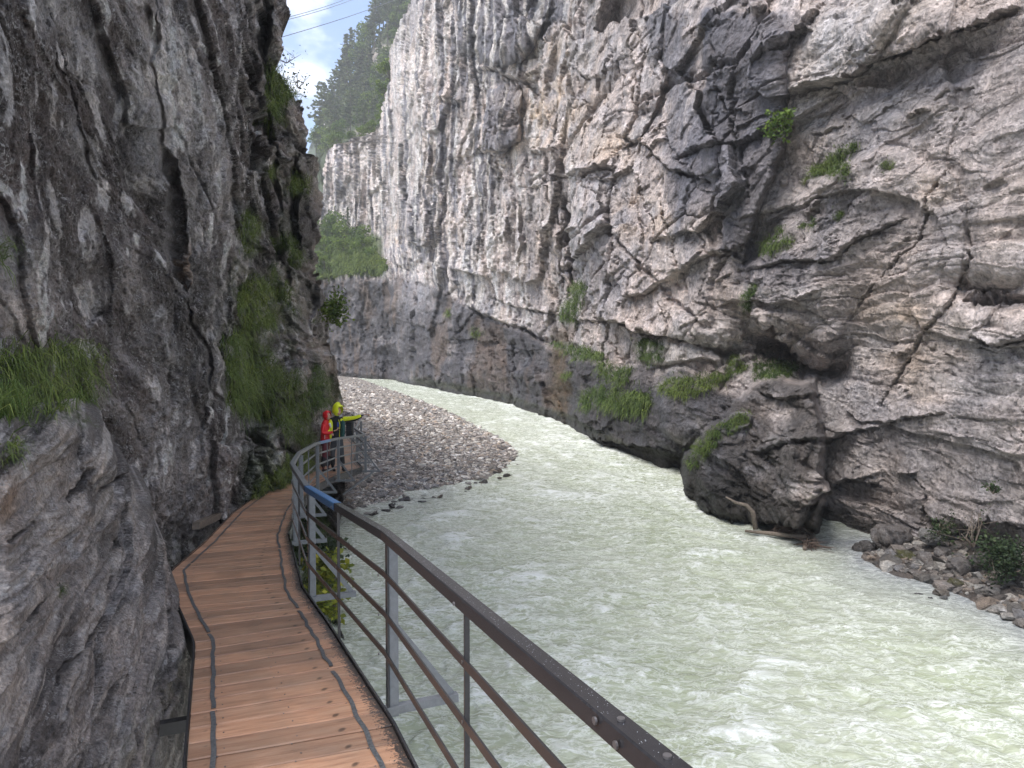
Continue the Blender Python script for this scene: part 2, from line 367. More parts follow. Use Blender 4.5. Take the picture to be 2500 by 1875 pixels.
def make_cliff(name, PX, PY, YO, disp, colr, mat, skirt='left', label=None, face=.72):
    B = P(PX, PY, YO); nrm = base_normals(B)
    k = 6; nrm = box_blur(nrm, k); nrm /= np.linalg.norm(nrm, axis=-1, keepdims=True)+1e-9
    toc = np.array([0, 0, CAMZ]) - B; toc[..., 2] *= .5; toc /= np.linalg.norm(toc, axis=-1, keepdims=True)
    nrm = nrm*(1-face) + toc*face; nrm /= np.linalg.norm(nrm, axis=-1, keepdims=True)+1e-9
    V = B + nrm*disp[..., None]
    if name == 'cliff_left':   # left wall cut off unseen above the frame so sunlight reaches the right wall
        cap = CAMZ+12.6; ex_ = np.clip(V[..., 2]-cap, 0, None); V[..., 2] = np.minimum(V[..., 2], cap)+ex_*.02; V[..., 0] -= ex_*.5
    SURF[name] = (PX, PY, V, nrm)
    C = colr
    for (sn, poly, nb, ln, wd, lb) in GRASS:
        if sn == name:
            mk = box_blur(inpoly(PX/DS+9*gn(PX/13, PY/13, 77), PY/DS+9*gn(PX/13, PY/13, 78), poly).astype(float), 2)*np.clip(.55+1.1*gn(PX/8, PY/8, 9), 0, 1); C = C*(1-mk[..., None]*.85)+GTINT*mk[..., None]*.85
    if skirt:                  # the far side of the rim: the rock goes on backwards, away from the eye
        ex = []; exc = []
        e = V[:, :1] if skirt == 'left' else V[:, -1:]
        ec = C[:, :1] if skirt == 'left' else C[:, -1:]
        sgn = 1 if skirt == 'left' else -1
        for q in (.01, .03, .08, .2, .5):
            p = e.copy(); p[..., 1] *= 1+q; p[..., 0] = e[..., 0]*(1+q*.5) + sgn*abs(e[..., 1])*q*.35
            ex.append(p); exc.append(ec*.9)
        if skirt == 'left': V = np.concatenate(ex[::-1]+[V], 1); C = np.concatenate(exc[::-1]+[C], 1)
        else: V = np.concatenate([V]+ex, 1); C = np.concatenate([C]+exc, 1)
    nr, nc = V.shape[:2]
    o = np_obj(name, V.reshape(-1, 3), grid_faces(nr, nc), mat, smooth=True, attrs={'Col': C.reshape(-1, 3)})
    if label: o['label'] = label
    o['kind'] = 'structure'
    return o
def surf_pts(name, n, poly, rng):
    """n random points of a cliff whose sight line falls inside poly: positions, normals"""
    PX, PY, V, nrm = SURF[name]; xs = [p[0] for p in poly]; ys = [p[1] for p in poly]
    m = (PX > min(xs)) & (PX < max(xs)) & (PY > min(ys)) & (PY < max(ys)); ii = np.nonzero(m.ravel())[0]
    px = PX.ravel()[ii]; py = PY.ravel()[ii]; px = px+11*gn(px/13, py/13, 77)+5*gn(px/4, py/4, 79); py = py+11*gn(px/13, py/13, 78); k = inpoly(px, py, poly); ii = ii[k]
    if len(ii) == 0: return np.zeros((0, 3)), np.zeros((0, 3))
    sel = rng.choice(ii, n); Vf = V.reshape(-1, 3)
    nc = V.shape[1]; nxt = np.where((sel % V.shape[1]) < V.shape[1]-1, sel+1, sel); dn = np.minimum(sel+nc, len(Vf)-1)
    a, b = rng.random(n)[:, None], rng.random(n)[:, None]
    p = Vf[sel] + (Vf[nxt]-Vf[sel])*a*.9 + (Vf[dn]-Vf[sel])*b*.9
    return p, nrm.reshape(-1, 3)[sel]
def mixv(a, b, t): return a*(1-t[..., None]) + np.asarray(b)*t[..., None]

def warpspace(a, b, lo, hi, n_in, n_lo, n_hi, g=1.12):
    mid = np.linspace(lo, hi, n_in)
    st = (hi-lo)/(n_in-1)
    def ext(total, n):
        s = np.geomspace(1, g**n, n); return np.cumsum(s)/s.sum()*total
    left = lo-ext(lo-a, n_lo)[::-1] if n_lo else np.array([]); right = hi+ext(b-hi, n_hi) if n_hi else np.array([])
    return np.concatenate([left, mid, right])

# ---- right cliff (its far reach carries the wooded rim and the green shelf)
RIM = [(-700, 1075), (-300, 1050), (0, 1009), (55, 988), (101, 975), (139, 956), (186, 960), (219, 952), (270, 937), (312, 931), (333, 903), (350, 876),
       (345, 848), (352, 819), (371, 802), (405, 793), (447, 795), (500, 787), (545, 770), (600, 730), (1800, 730)]
ZB = [(700, 200), (780, 178), (900, 140), (1006, 107), (1150, 83), (1300, 64), (1400, 49.3), (1480, 42), (1600, 36), (1700, 31), (1850, 27), (2000, 23.5), (2150, 20.5),
      (2300, 18), (2500, 15.5), (2800, 13), (3400, 10.5)]
py = warpspace(-900, 1760, -15, 1480, 650, 26, 12)
rim = np.interp(py, [p[0] for p in sorted(RIM)], [p[1] for p in sorted(RIM)])
rim = rim + 4*gn(py/23, py*0, 3) + 3*gn(py/9, py*0, 4)
wsp = warpspace(0, 3400, 0, 2520-760, 760, 0, 26); w = wsp/wsp[-1]
rim_s = np.interp(py, [-900, -300, 0, 270, 420, 600, 1800], [1070, 1050, 1009, 937, 850, 735, 730])
PX = cols(rim_s, np.full(len(py), 760+3400.), w); PX = PX + (rim-rim_s)[:, None]*np.exp(-(w*3400/60)**2)[None, :]; PX = np.minimum(PX, 4200); PY = np.repeat(py[:, None], PX.shape[1], 1)
Zb = smooth_interp(PX, ZB+[(4300, 8.5)])
X, Y = PX/DS, PY/DS            # 2212-px view coordinates for the painted features
wx = 13*fbm(X/90, Y/90, 6, 11, .6); wy = 13*fbm(X/90+7, Y/90, 6, 17, .6); Xw, Yw = X+wx, Y+wy
# metric wall coordinates
pxs = np.linspace(600, 4300, 3000); zs = smooth_interp(pxs, ZB+[(4300, 8.5)])*K; xs_ = (pxs-1250)/F*zs
sarc = np.concatenate([[0], np.cumsum(np.hypot(np.diff(xs_), .3*np.diff(zs)))])
Sm = np.interp(PX, pxs, sarc); Hm = P(PX, PY, Zb)[..., 2]
fade = np.clip(Zb/40, .35, 1.6)         # relief grows with distance in the broad face
YO = Zb.copy()
YO *= 1 + .05*sstep(900, -200, PY)      # the face leans back
# broad relief (layout metres, + = towards the river)
rel = np.zeros_like(PX)
def bl(cx, cy, rx, ry, a, rot=0): return a*blob(Xw, Yw, cx, cy, rx, ry, rot)
# the low buttress at the water with its grassy top, the roof above it, the recess between
but = inpoly(Xw, Yw, [(1478, 1300), (1480, 1080), (1482, 1000), (1560, 905), (1640, 830), (1760, 820), (1775, 900), (1780, 1010), (1760, 1300)])
butm = box_blur(but.astype(float), 3)
rel += butm*4.5*(1-.35*sstep(1000, 830, Y))
rel -= bl(1700, 760, 90, 36, 6.5, 20); rel -= bl(1795, 800, 40, 22, 2.0, 20)
roof = inpoly(Xw, Yw, [(1600, 660), (1640, 560), (1740, 430), (1880, 330), (1990, 330), (2010, 400), (1960, 500), (1850, 640), (1800, 790), (1730, 740), (1660, 700)])
rel += box_blur(roof.astype(float), 5)*1.3*sstep(2000, 1800, X+.35*(Y-400))
rel -= bl(1235, 520, 16, 110, 3.2) + bl(1245, 600, 28, 22, 2.5)              # cleft
rel += bl(1090, 260, 42, 68, 2.0) + bl(1110, 85, 75, 70, 2.5) + bl(930, 300, 60, 160, 3) + bl(1060, 500, 60, 140, 2.5)
rel += bl(1600, 120, 90, 110, 1.5, -20) + bl(1640, 420, 70, 120, 1.0) + bl(1950, 60, 160, 60, 1.6, -15) - bl(1300, 380, 35, 40, 1.2) - bl(1560, 755, 45, 20, 2.2, 15)
rel -= bl(2150, 630, 75, 30, 1.6, 5) + bl(1500, 742, 80, 10, 1.6, 12)
rel -= bl(2110, 1185, 90, 45, .8)                      # undercut behind the shrubs
rel -= 1.6*sstep(45, 0, np.abs(X-1475))*sstep(930, 965, Y)*sstep(1050, 1000, Y)
rel -= sstep(1030, 1075, Y)*sstep(1500, 1560, X)*sstep(1830, 1760, X)*1.5*sstep(1010+.2*(X-1480)+55, 1010+.2*(X-1480)+85, Y)
pm = {}
for nm_, pl_, am_, bk_ in (('bulge', [(985, -60), (1195, -60), (1185, 60), (1135, 118), (1080, 142), (1010, 112)], 3.2, 3), ('block', [(1054, 228), (1122, 196), (1134, 300), (1082, 326), (1050, 302)], 3.4, 2), ('mass', [(1535, 40), (1640, 15), (1700, 110), (1692, 230), (1702, 300), (1650, 420), (1610, 560), (1560, 540), (1565, 400), (1535, 250)], 1.2, 3), ('flake', [(1330, 10), (1420, 0), (1440, 180), (1400, 300), (1350, 330), (1365, 150)], 1.0, 2), ('pane', [(1180, 500), (1225, 500), (1222, 590), (1190, 600)], -.8, 2)):
    pm[nm_] = box_blur(inpoly(Xw, Yw, pl_).astype(float), bk_); rel += am_*pm[nm_]
rel -= 2.6*sstep(1598, 1640, X)*sstep(1775, 1745, X)*sstep(0, 8, Yw-(1098+.11*(X-1600)))
# far end: shelf with the green slope, dark lower wall in front
farm = sstep(930, 800, X)
shelf_top = np.interp(X, [600, 720, 760, 880, 960, 1100], [600, 595, 588, 600, 640, 700])
YO = YO - farm*sstep(505, 640, Y)*0   # (placeholder for the slope, set below)
slope = sstep(0, 1, (shelf_top-Y)/95)
YO = YO*(1-farm) + farm*(np.interp(X, [600, 720, 800, 900, 950], [150, 138, 128, 112, 104])*(1-slope) + slope*np.interp(X, [600, 720, 800, 900, 950], [192, 178, 166, 142, 125])*(1+.05*sstep(500, 0, Y)))
# dark lower band steps out a little along the whole far reach
band = np.interp(X, [700, 900, 1000, 1130, 1190, 1300, 1480, 1600, 1700], [600, 600, 655, 715, 742, 790, 800, 860, 900])
bandm = sstep(-8, 14, Yw-band)*sstep(1640, 1560, X)
rel += bandm*1.4*(1-farm*.5)
rel += bl(1400, 905, 130, 40, 1.6, 6)*(Y < 960)
# hollows worn in the far dark wall
rel -= (bl(850, 790, 30, 70, 5) + bl(790, 740, 25, 40, 3) + bl(815, 590, 14, 12, 3))*1.0
rel -= farm*0 + bl(805, 555, 35, 26, 0) + bl(880, 590, 35, 25, 6)
B0z = Hm - zw(YO*K)
# layered / fractured relief
ang = np.interp(X, [800, 1500, 1700, 1900, 2300], [4, 8, 30, 38, 28]) * 0 
bed = .68*sstep(1520, 1760, X + (Y-450)*.35)               # bedded, folded rock to the lower right
vert = 1-bed
wS = Sm + .55*fbm(Sm/4, Hm/7, 5, 21, .6); wH = Hm + .55*fbm(Sm/4+9, Hm/4, 5, 25, .6)
f1, e1 = facet(wS/6.5, wH/11, 31, 1.2); f2, e2 = facet(wS/2.3, wH/5.0, 33, 1.1); f3, e3 = facet(wS/.85, wH/1.7, 35, 1.0)
fine_ok = np.clip(30/Zb, .0, 1)
f4, e4 = facet(wS/.33, wH/.6, 37, 1.0)
def gap(x, y, seed, wd):
    a_, b_, *_r = worley(x, y, seed); return np.clip(1-(b_-a_)/wd, 0, 1)
fr_ = .22*fbm(Sm/1.3, Hm/1.3, 4, 39, .6)
dv = 1.7*f1 + .9*f2 + .26*f3 + .09*f4*fine_ok*2 - .5*gap((Sm+fr_)/4.2, (Hm+fr_)/9, 45, .035) - .22*gap((Sm+fr_)/1.7, (Hm+fr_)/3.4, 46, .04)
flute = ridged(wS/2.2, wH/22, 4, 41, .6)
flm = .85*sstep(1270, 1050, Xw)*(1-bandm)
dvf = .6*facet(wS/3.2, wH/30, 47, 1.0)[0] + .30*facet(wS/1.1, wH/11, 48, 1.0)[0] + .16*facet(wS/.45, wH/5, 49, 1.0)[0] + .9*f1 + .3*f2 + .16*f3 + .18*ridged(wS/1.4, wH/30, 4, 42, .6)
dv = dv*(1-flm) + dvf*flm
dv += .09*fbm(Sm/.7, Hm/.9, 5, 43, .68) + .38*flute*sstep(1350, 950, X)*sstep(620, 560, Y-.15*(X-900)) + .08*flute
ca, sa = math.cos(R(24)), math.sin(R(24))
curl = 1.1*fbm(Sm/6, Hm/6, 5, 44, .55)
bs = (Sm*ca*-1 + Hm*sa); bh = (Sm*sa + Hm*ca) + curl   # s grows towards the viewer here
layers = fbm(bs/7, bh/.55, 5, 51, .6); lay2 = ridged(bs/3.5, bh/.9, 4, 53, .55)
g1, k1 = facet((bs+curl)/5.0, bh/2.0, 55, 1.2); g2, k2 = facet((bs+curl)/1.6, bh/.62, 57, 1.0); g3, k3 = facet(bs/.6, bh/.2, 58, 1.0)
g0, k0 = facet(wS/7, wH/6, 59, 1.4)
def plates(q, s_, seed):
    k = np.floor(q); f = q-k; v = _rnd[_h(k.astype(np.int32), np.floor(s_+_rnd[k.astype(np.int32) & 1023, 1]*9).astype(np.int32), seed), 2]-.5
    return v + .5*(f-.5)
rag = .35*fbm(Sm/.8, Hm/.8, 4, 64, .6)
db = 1.1*g0 + .62*g1 + .28*g2 + .11*g3 + .22*plates(bh/.62+rag, bs/3.1+rag, 3) + .13*plates(bh/.24+rag, bs/1.2+rag, 5) + .05*layers + .30*facet(wS/1.6, wH/1.3, 66, 1.2)[0] + .12*facet(wS/.6, wH/.5, 67, 1.1)[0] - .22*k0 - .10*k1 - .04*k2 + .10*fbm(Sm/.5, Hm/.5, 4, 65, .6)
amp = np.clip(Zb/34, .35, 1.7)
low = bandm*.95     # water-polished lower wall: calmer
disp = (vert*dv*(1-low*.75) + bed*db)*amp
disp += low*(.55*fbm(Sm/7, Hm/4, 6, 61, .55)+.35*facet(wS/5+.5*wH/5, wH/4, 62, 1.4)[0])*amp
disp -= .10*np.clip(ridged(wS/1.5, wH/2.5, 3, 63, .55)-1.25, 0, 1)*4*amp*vert
# drawn cracks and ledges
def crack(pts, wd, dep, over=0, under=0):
    """dark line: a groove; 'over' pushes the rock above it out, 'under' pulls the rock below it in"""
    global disp
    d, sg, tt = polydist(X+wx*.45+3*gn(X/7, Y/7, 71), Y+wy*.45+3*gn(X/7, Y/7, 72), pts); tp = np.sqrt(np.clip(np.minimum(tt, 1-tt)*5, 0, 1))
    loc = np.clip(Zb/25, .5, 3); vary = np.clip(.75+1.3*gn(X/16, Y/16, 73), .1, 1.6)
    disp -= .75*dep*loc*np.clip(1-d/(wd*.85*vary+.1), 0, 1)**.6*tp*np.clip(vary, 0, 1)
    if over: disp += over*loc*(sg < 0)*np.exp(-(d/(wd*7)))*tp
    if under: disp -= under*loc*(sg > 0)*np.exp(-(d/(wd*7)))*tp
# points run left to right, so sg<0 is above the line
crack([(1700, 215), (1760, 200), (1840, 172), (1900, 130), (1960, 110), (2040, 72), (2130, 45), (2200, 5)], 7, 1.6, .9, .2)
crack([(1480, 355), (1560, 330), (1640, 300), (1700, 262)], 5, 1.0, .5)
crack([(1630, 150), (1700, 112), (1760, 80), (1790, 20)], 5, .8, .5)
crack([(1340, 300), (1420, 330), (1470, 375), (1560, 400)], 4, .8, .4)
crack([(1030, 150), (1090, 165), (1130, 185), (1190, 180)], 5, .8, .5)
crack([(1040, 330), (1080, 325), (1130, 300)], 5, .8, .4)
crack([(1160, 415), (1220, 390), (1260, 385), (1340, 360)], 3, .5, .3)
crack([(1270, 400), (1310, 360), (1350, 375)], 5, .9, .5)
crack([(1222, 650), (1240, 560), (1236, 470), (1225, 420)], 6, 1.3)
crack([(1290, 690), (1400, 712), (1490, 738), (1590, 768)], 6, 1.4, .7)
crack([(1050, 640), (1150, 670), (1240, 690), (1330, 700)], 3, .5, .2)
crack([(1610, 665), (1680, 715), (1740, 765), (1810, 805)], 8, 1.6, .9)
crack([(1600, 590), (1700, 570), (1800, 560), (1860, 520), (1960, 470)], 4, .6, .4)
crack([(1830, 700), (1900, 600), (1985, 520), (2010, 430), (2060, 360)], 4, .7)
crack([(1900, 880), (1990, 720), (2050, 660), (2100, 560), (2080, 450)], 4, .7, 0, .2)
crack([(2080, 650), (2120, 655), (2212, 650), (2300, 660)], 9, 1.3, .8, .1)
crack([(2100, 730), (2160, 745), (2230, 730)], 7, .9, .6)
crack([(1500, 1085), (1600, 1110), (1700, 1125), (1750, 1120)], 9, 1.5, .8)
crack([(1745, 1120), (1775, 1060), (1830, 1035), (1900, 1045)], 7, 1.0, .6)
crack([(1630, 980), (1700, 960), (1790, 950), (1850, 935)], 4, .5, .35)
crack([(1640, 850), (1700, 860), (1780, 850)], 3, .4, .3)
crack([(1770, 960), (1860, 930), (1960, 905), (2050, 890)], 4, .5, .35)
crack([(1270, 945), (1350, 950), (1440, 958), (1500, 960)], 6, .8, .5)
crack([(1120, 665), (1100, 780), (1130, 860)], 4, .35)
crack([(900, 610), (890, 700), (890, 800)], 5, .6)
crack([(1000, 660), (1080, 690), (1180, 735)], 4, .7, .4)
crack([(1990, 1100), (2060, 1150), (2140, 1120), (2240, 1150)], 9, .9, .5)
crack([(1960, 1010), (2000, 1060), (1990, 1150)], 4, .4)
crack([(860, 400), (905, 480), (915, 580)], 5, .8)
crack([(1440, 420), (1480, 560), (1500, 640)], 3, .4)
crack([(1540, 60), (1560, 200), (1610, 330), (1620, 460)], 4, .5)
crack([(1360, 10), (1400, 120), (1380, 260), (1330, 380)], 4, .4)
for q in range(70):            # smaller ledges and joints
    cx = random.uniform(950, 2200); cy = random.uniform(0, 1050); ln = random.uniform(20, 90); isb = cx+(cy-450)*.35 > 1620
    a = R(random.gauss(-24, 14)) if isb else R(random.choice([random.gauss(8, 14), random.gauss(-30, 12), 90+random.gauss(0, 8)]))
    p0 = (cx-ln/2*math.cos(a), cy-ln/2*math.sin(a)); p2 = (cx+ln/2*math.cos(a), cy+ln/2*math.sin(a)); p1 = (cx+random.gauss(0, 7), cy+random.gauss(0, 7))
    pts = sorted([p0, p1, p2]) ; crack(pts, random.uniform(1.2, 2.6), random.uniform(.15, .5), random.uniform(.1, .5))

# colour of the stone
pale = np.array([.56, .495, .475]); grey = np.array([.33, .32, .345]); blue = np.array([.105, .105, .125]); tan = np.array([.60, .46, .33]); black = np.array([.035, .033, .036]); brown = np.array([.15, .11, .085]); white = np.array([.66, .63, .61])
C = np.broadcast_to(pale, PX.shape+(3,)).copy()
C = mixv(C, white, .55*sstep(.1, .8, fbm(wS/3, wH/3, 4, 81)))
C = mixv(C, grey, .6*sstep(.0, .6, fbm(wS/7, wH/9, 4, 83)))
dk = np.zeros_like(PX)
for (cx, cy, rx, ry, a, rot) in [(1120, 70, 75, 75, 1., 0), (1085, 270, 42, 60, .6, 0), (1590, 150, 75, 150, .85, -25), (1470, 170, 50, 200, .6, -8), (1640, 420, 80, 150, .95, 5), (1560, 330, 60, 90, .6, 0),
        (1480, 400, 35, 100, .5, 0), (907, 480, 22, 120, 1., -3), (1010, 150, 20, 130, .8, 0), (960, 330, 26, 200, .6, -3), (1040, 450, 22, 150, .6, 0), (890, 250, 20, 160, .5, -8), (1700, 120, 60, 80, .6, 0),
        (1860, 430, 110, 80, .65, -30), (1690, 620, 90, 60, .5, 0), (1250, 560, 22, 80, .7, 0), (1340, 640, 60, 40, .35, 0), (1130, 30, 120, 40, .8, 0), (1400, 60, 60, 80, .5, 0), (1745, 560, 100, 60, .3, 0), (1750, 60, 60, 80, .45, 0)]:  # the blob on the cleft paints the cave's shade into the stone
    dk += a*blob(Xw, Yw, cx, cy, rx, ry, rot)
dk = np.clip(dk*.85+.75*pm['bulge']+.45*pm['block']+.35*pm['mass'], 0, 1)
st = fbm(wS/1.1, wH/26, 5, 91, .6); st2 = fbm(wS/.45, wH/14, 4, 93, .6)
streakm = sstep(1320, 960, X)*.75 + .25*vert
dk2 = sstep(-.12, .12, dk-.42+.28*fbm(wS/1.6, wH/5, 6, 95, .62)+.12*st)*(.55+.45*dk) + streakm*sstep(.02, .26, st)*(.6+.4*flm) + .22*vert*sstep(.2, .5, st2)
dk2 = np.clip(dk2, 0, 1)*(1-bed*.35)
C = mixv(C, blue*1.2, .9*dk2)
C = mixv(C, white, vert*.8*sstep(.12, .35, fbm(wS/.6+40, wH/20, 4, 97, .6))*sstep(1400, 1100, X)*(1-.6*bandm))
tn = np.zeros_like(PX)
for (cx, cy, rx, ry, a) in [(1150, 260, 60, 70, .8), (1250, 220, 50, 80, .6), (1180, 120, 60, 30, .6), (1340, 330, 60, 60, .5), (1400, 480, 70, 50, .6), (1000, 140, 14, 14, .8), (1950, 710, 110, 70, .7), (2120, 790, 80, 60, .55), (2030, 420, 40, 30, .4), (860, 510, 30, 30, .5), (2000, 850, 90, 60, .35), (1180, 560, 30, 90, .35)]:
    tn += a*blob(Xw, Yw, cx, cy, rx, ry)
C = mixv(C, tan, np.clip(tn, 0, 1)*(1-.7*dk2)*sstep(-.5, .3, fbm(wS/1.5, wH/1.5, 4, 99)))
# water-stained lower walls
wet = bandm*(1-.25*sstep(.1, .6, fbm(wS/4, wH/3, 4, 101)))
C = mixv(C, np.array([.062, .060, .068]), wet*.97)
C = mixv(C, np.array([.15, .145, .155]), bandm*.55*sstep(.15, .6, fbm(wS/2.0, wH/1.4, 5, 103, .6)))
C = mixv(C, brown, bandm*.6*sstep(.1, .5, fbm(wS/2.5, wH/10, 4, 105))*sstep(1250, 1150, X))
C = mixv(C, grey*1.2, .6*blob(X, Y, 905, 640, 30, 45)*1.0)
C = mixv(C, np.array([.13, .09, .05]), .8*sstep(30, 12, np.abs(Xw-1205))*sstep(690, 720, Y)*sstep(960, 900, Y))
C = mixv(C, np.array([.075, .068, .066]), butm*.9*sstep(-.6, .1, fbm(wS/2, wH/2, 4, 107)))
C = mixv(C, grey, butm*.45*sstep(.1, .5, fbm(wS/1.2, wH/.5, 5, 109)))
lowr = sstep(820, 1010, Y)*sstep(1700, 1800, X)
C = mixv(C, np.array([.24, .205, .19]), lowr*.6*sstep(-.5, .3, fbm(wS/2.5, wH/1.5, 5, 111)))
bd = bed*(1-butm)*(1-lowr*.3)
C = mixv(C, np.array([.15, .14, .145]), bd*.45*sstep(.15, .7, fbm(Sm/3, Hm/3, 6, 112, .65)+.25*layers))
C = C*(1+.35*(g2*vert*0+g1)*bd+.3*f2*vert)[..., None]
C = mixv(C, np.array([.62, .57, .55]), bd*.5*sstep(.1, .6, fbm(bs/3, bh/.7, 5, 115)))
C = mixv(C, np.array([.05, .055, .03]), .8*sstep(14, 4, np.abs(Y-(np.interp(X, [890, 1000, 1130, 1240, 1310, 1480], [832, 850, 880, 920, 950, 1003])-9+5*gn(X/12, Y*0, 7)))) * sstep(1500, 1470, X)*sstep(880, 900, X))
C = mixv(C, black, .85*sstep(1010+.2*(X-1480)+40, 1010+.2*(X-1480)+75, Y)*sstep(1480, 1500, X)*sstep(1800, 1760, X))  # black over the carved undercut at the buttress foot
C = mixv(C, np.array([.035, .033, .03]), .85*sstep(.55, .2, B0z+.25*fbm(wS/.6, wH*0, 3, 121)))
# green shelf ground
gshelf = farm*sstep(10, -6, Yw-shelf_top)*sstep(-100, -80, Yw-shelf_top)*sstep(840, 815, X-0*Y)
C = mixv(C, np.array([.07, .10, .03]), np.clip(gshelf, 0, 1))
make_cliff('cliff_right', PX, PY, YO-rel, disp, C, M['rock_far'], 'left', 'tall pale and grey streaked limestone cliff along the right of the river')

# ---- left cliff
def rimfun(py, pts): 
    p = sorted(pts); return np.interp(py, [a for a, b in p], [b for a, b in p])
RL = [(-900, 640), (-300, 668), (0, 693), (24, 705), (66, 687), (120, 693), (157, 683), (199, 705), (235, 741), (265, 748), (301, 756), (356, 753), (392, 782), (482, 784), (542, 776), (621, 779), (655, 776),
      (693, 784), (772, 808), (838, 810), (892, 823), (940, 828), (985, 842), (1040, 838), (1100, 830), (1700, 830)]
py = warpspace(-2600, 2300, -15, 1420, 560, 22, 12)
rim = rimfun(py, RL) + 3*gn(py/19, py*0, 13) + 2*gn(py/7, py*0, 14)
w = warpspace(0, 1900, 1900-860, 1900, 400, 18, 0)/1900; w = w
PX = cols(rim-1900, rim, w); PX = PX + 0
PY = np.repeat(py[:, None], PX.shape[1], 1)
ZL = [(-1400, 2.2), (-600, 3.1), (0, 4.7), (200, 7.0), (400, 9.6), (470, 11.0), (540, 13.0), (590, 15.8), (640, 18.6), (690, 21.2), (740, 23.6), (780, 26), (810, 29), (845, 33)]
X, Y = PX/DS, PY/DS
wx = 9*fbm(X/60, Y/60, 3, 211); wy = 9*fbm(X/60+7, Y/60, 3, 217); Xw, Yw = X+wx, Y+wy
Zb = smooth_interp(PX, ZL)
farR = sstep(620, 700, X)
# the ravine behind the ribs and the farther buttress run back deeper
YO = Zb*(1+.02*sstep(900, 0, PY)) + sstep(640, 720, X)*sstep(300, 420, Y)*sstep(900, 700, Y)*6 + sstep(690, 712, X)*sstep(560, 640, Y)*6
YO = YO + sstep(690, 720, X)*sstep(700, 860, Y)*30*sstep(1000, 940, Y)*sstep(640, 700, X)*.6
pxs = np.linspace(-2000, 900, 3000); zs = smooth_interp(pxs, ZL)*K; xs_ = (pxs-1250)/F*zs
sarc = np.concatenate([[0], np.cumsum(np.hypot(np.diff(xs_), .32*np.diff(zs)))])
Sm = np.interp(PX, pxs, sarc); Hm = P(PX, PY, Zb)[..., 2]
loc = Zb/12
# crack at the middle of the wall: everything left of it leans out as one great slab
crk = [(340, -40), (338, 80), (330, 150), (345, 230), (362, 320), (385, 400), (392, 470), (396, 560), (398, 640), (420, 700), (450, 770), (455, 830), (490, 880)]
cx = np.interp(Y, [p[1] for p in crk], [p[0] for p in crk])
rel = np.zeros_like(PX)
rel += .55*sstep(14, -3, Xw-cx)*sstep(90, -40, cx-Xw)*loc*.6
def ridge(pts, wd, a):         # a rib running along a line, steep right side
    d, sg, tt = polydist(Xw, Yw, pts); tp = np.sqrt(np.clip(np.minimum(tt, 1-tt)*6, 0, 1))
    return a*loc*np.exp(-(d/wd)**1.3)*tp
rel += ridge([(150, 60), (200, 200), (250, 330), (300, 470)], 38, .30) + ridge([(40, 0), (90, 140), (150, 260), (180, 330)], 34, .34) + ridge([(250, -60), (290, 80), (300, 190), (330, 330)], 26, .28)
rel += ridge([(390, 0), (430, 140), (480, 330), (490, 460)], 36, .35) + ridge([(520, 0), (520, 160), (560, 300)], 22, .5) + ridge([(480, 430), (470, 560), (450, 700)], 22, .25)
def gul(pts, wd, a):
    d, sg, tt = polydist(Xw, Yw, pts); tp = np.sqrt(np.clip(np.minimum(tt, 1-tt)*6, 0, 1)); return -a*loc*np.clip(1-d/wd, 0, 1)**.7*tp
rel += gul(crk[:6], 7, .45) + gul(crk[4:9], 14, 1.1) + gul(crk[8:], 6, .45)
rel += gul([(40, 20), (70, 90), (110, 170), (150, 240)], 12, .35) + gul([(225, 80), (240, 160), (262, 215)], 9, .35) + gul([(305, 10), (325, 60), (328, 100)], 12, .5)
rel += gul([(95, 30), (120, 130), (165, 230), (190, 330), (210, 400)], 7, .25) + gul([(540, 100), (560, 220), (600, 300)], 9, .4) + gul([(580, 0), (570, 110), (580, 250), (590, 380), (600, 470)], 12, 1.2)
rel += gul([(625, 330), (640, 400), (628, 480), (650, 560)], 16, 1.5) + gul([(600, 480), (615, 560), (640, 640)], 7, .5) + gul([(560, 600), (500, 560), (505, 700)], 6, .3)
rel += gul([(690, 560), (668, 600), (690, 650), (660, 740)], 10, .8) + gul([(640, 740), (690, 750), (722, 762)], 8, .8) + gul([(490, 700), (485, 800), (500, 900)], 7, .4)
rel += gul([(500, 965), (560, 955), (630, 975), (664, 960)], 12, .55)
def bump_(cx_, cy_, rx, ry, a, rot=0): return a*loc*blob(Xw, Yw, cx_, cy_, rx, ry, rot)
rel += bump_(640, 240, 34, 50, .95) + bump_(620, 330, 26, 30, .2) + bump_(700, 690, 22, 40, .6) + bump_(575, 180, 10, 60, .5) + bump_(600, 60, 18, 60, .4)
rel += bump_(560, 820, 90, 60, .5) + bump_(545, 650, 34, 60, .4) + bump_(690, 830, 34, 26, .25) + bump_(560, 935, 60, 40, .4) - bump_(550, 1030, 60, 40, .1) + bump_(430, 620, 30, 90, .3)
rel += bump_(130, 500, 160, 80, .12) - bump_(330, 420, 40, 60, .08) - bump_(60, 430, 60, 60, .10)
# slope of turf beside the walk
turf = np.clip((Yw-955)/120, 0, 1)*sstep(500, 560, X)*sstep(700, 640, X); rel += turf*1.4
wS = Sm+.35*fbm(Sm/2, Hm/3, 3, 221); wH = Hm+.35*fbm(Sm/2+9, Hm/2, 3, 225)
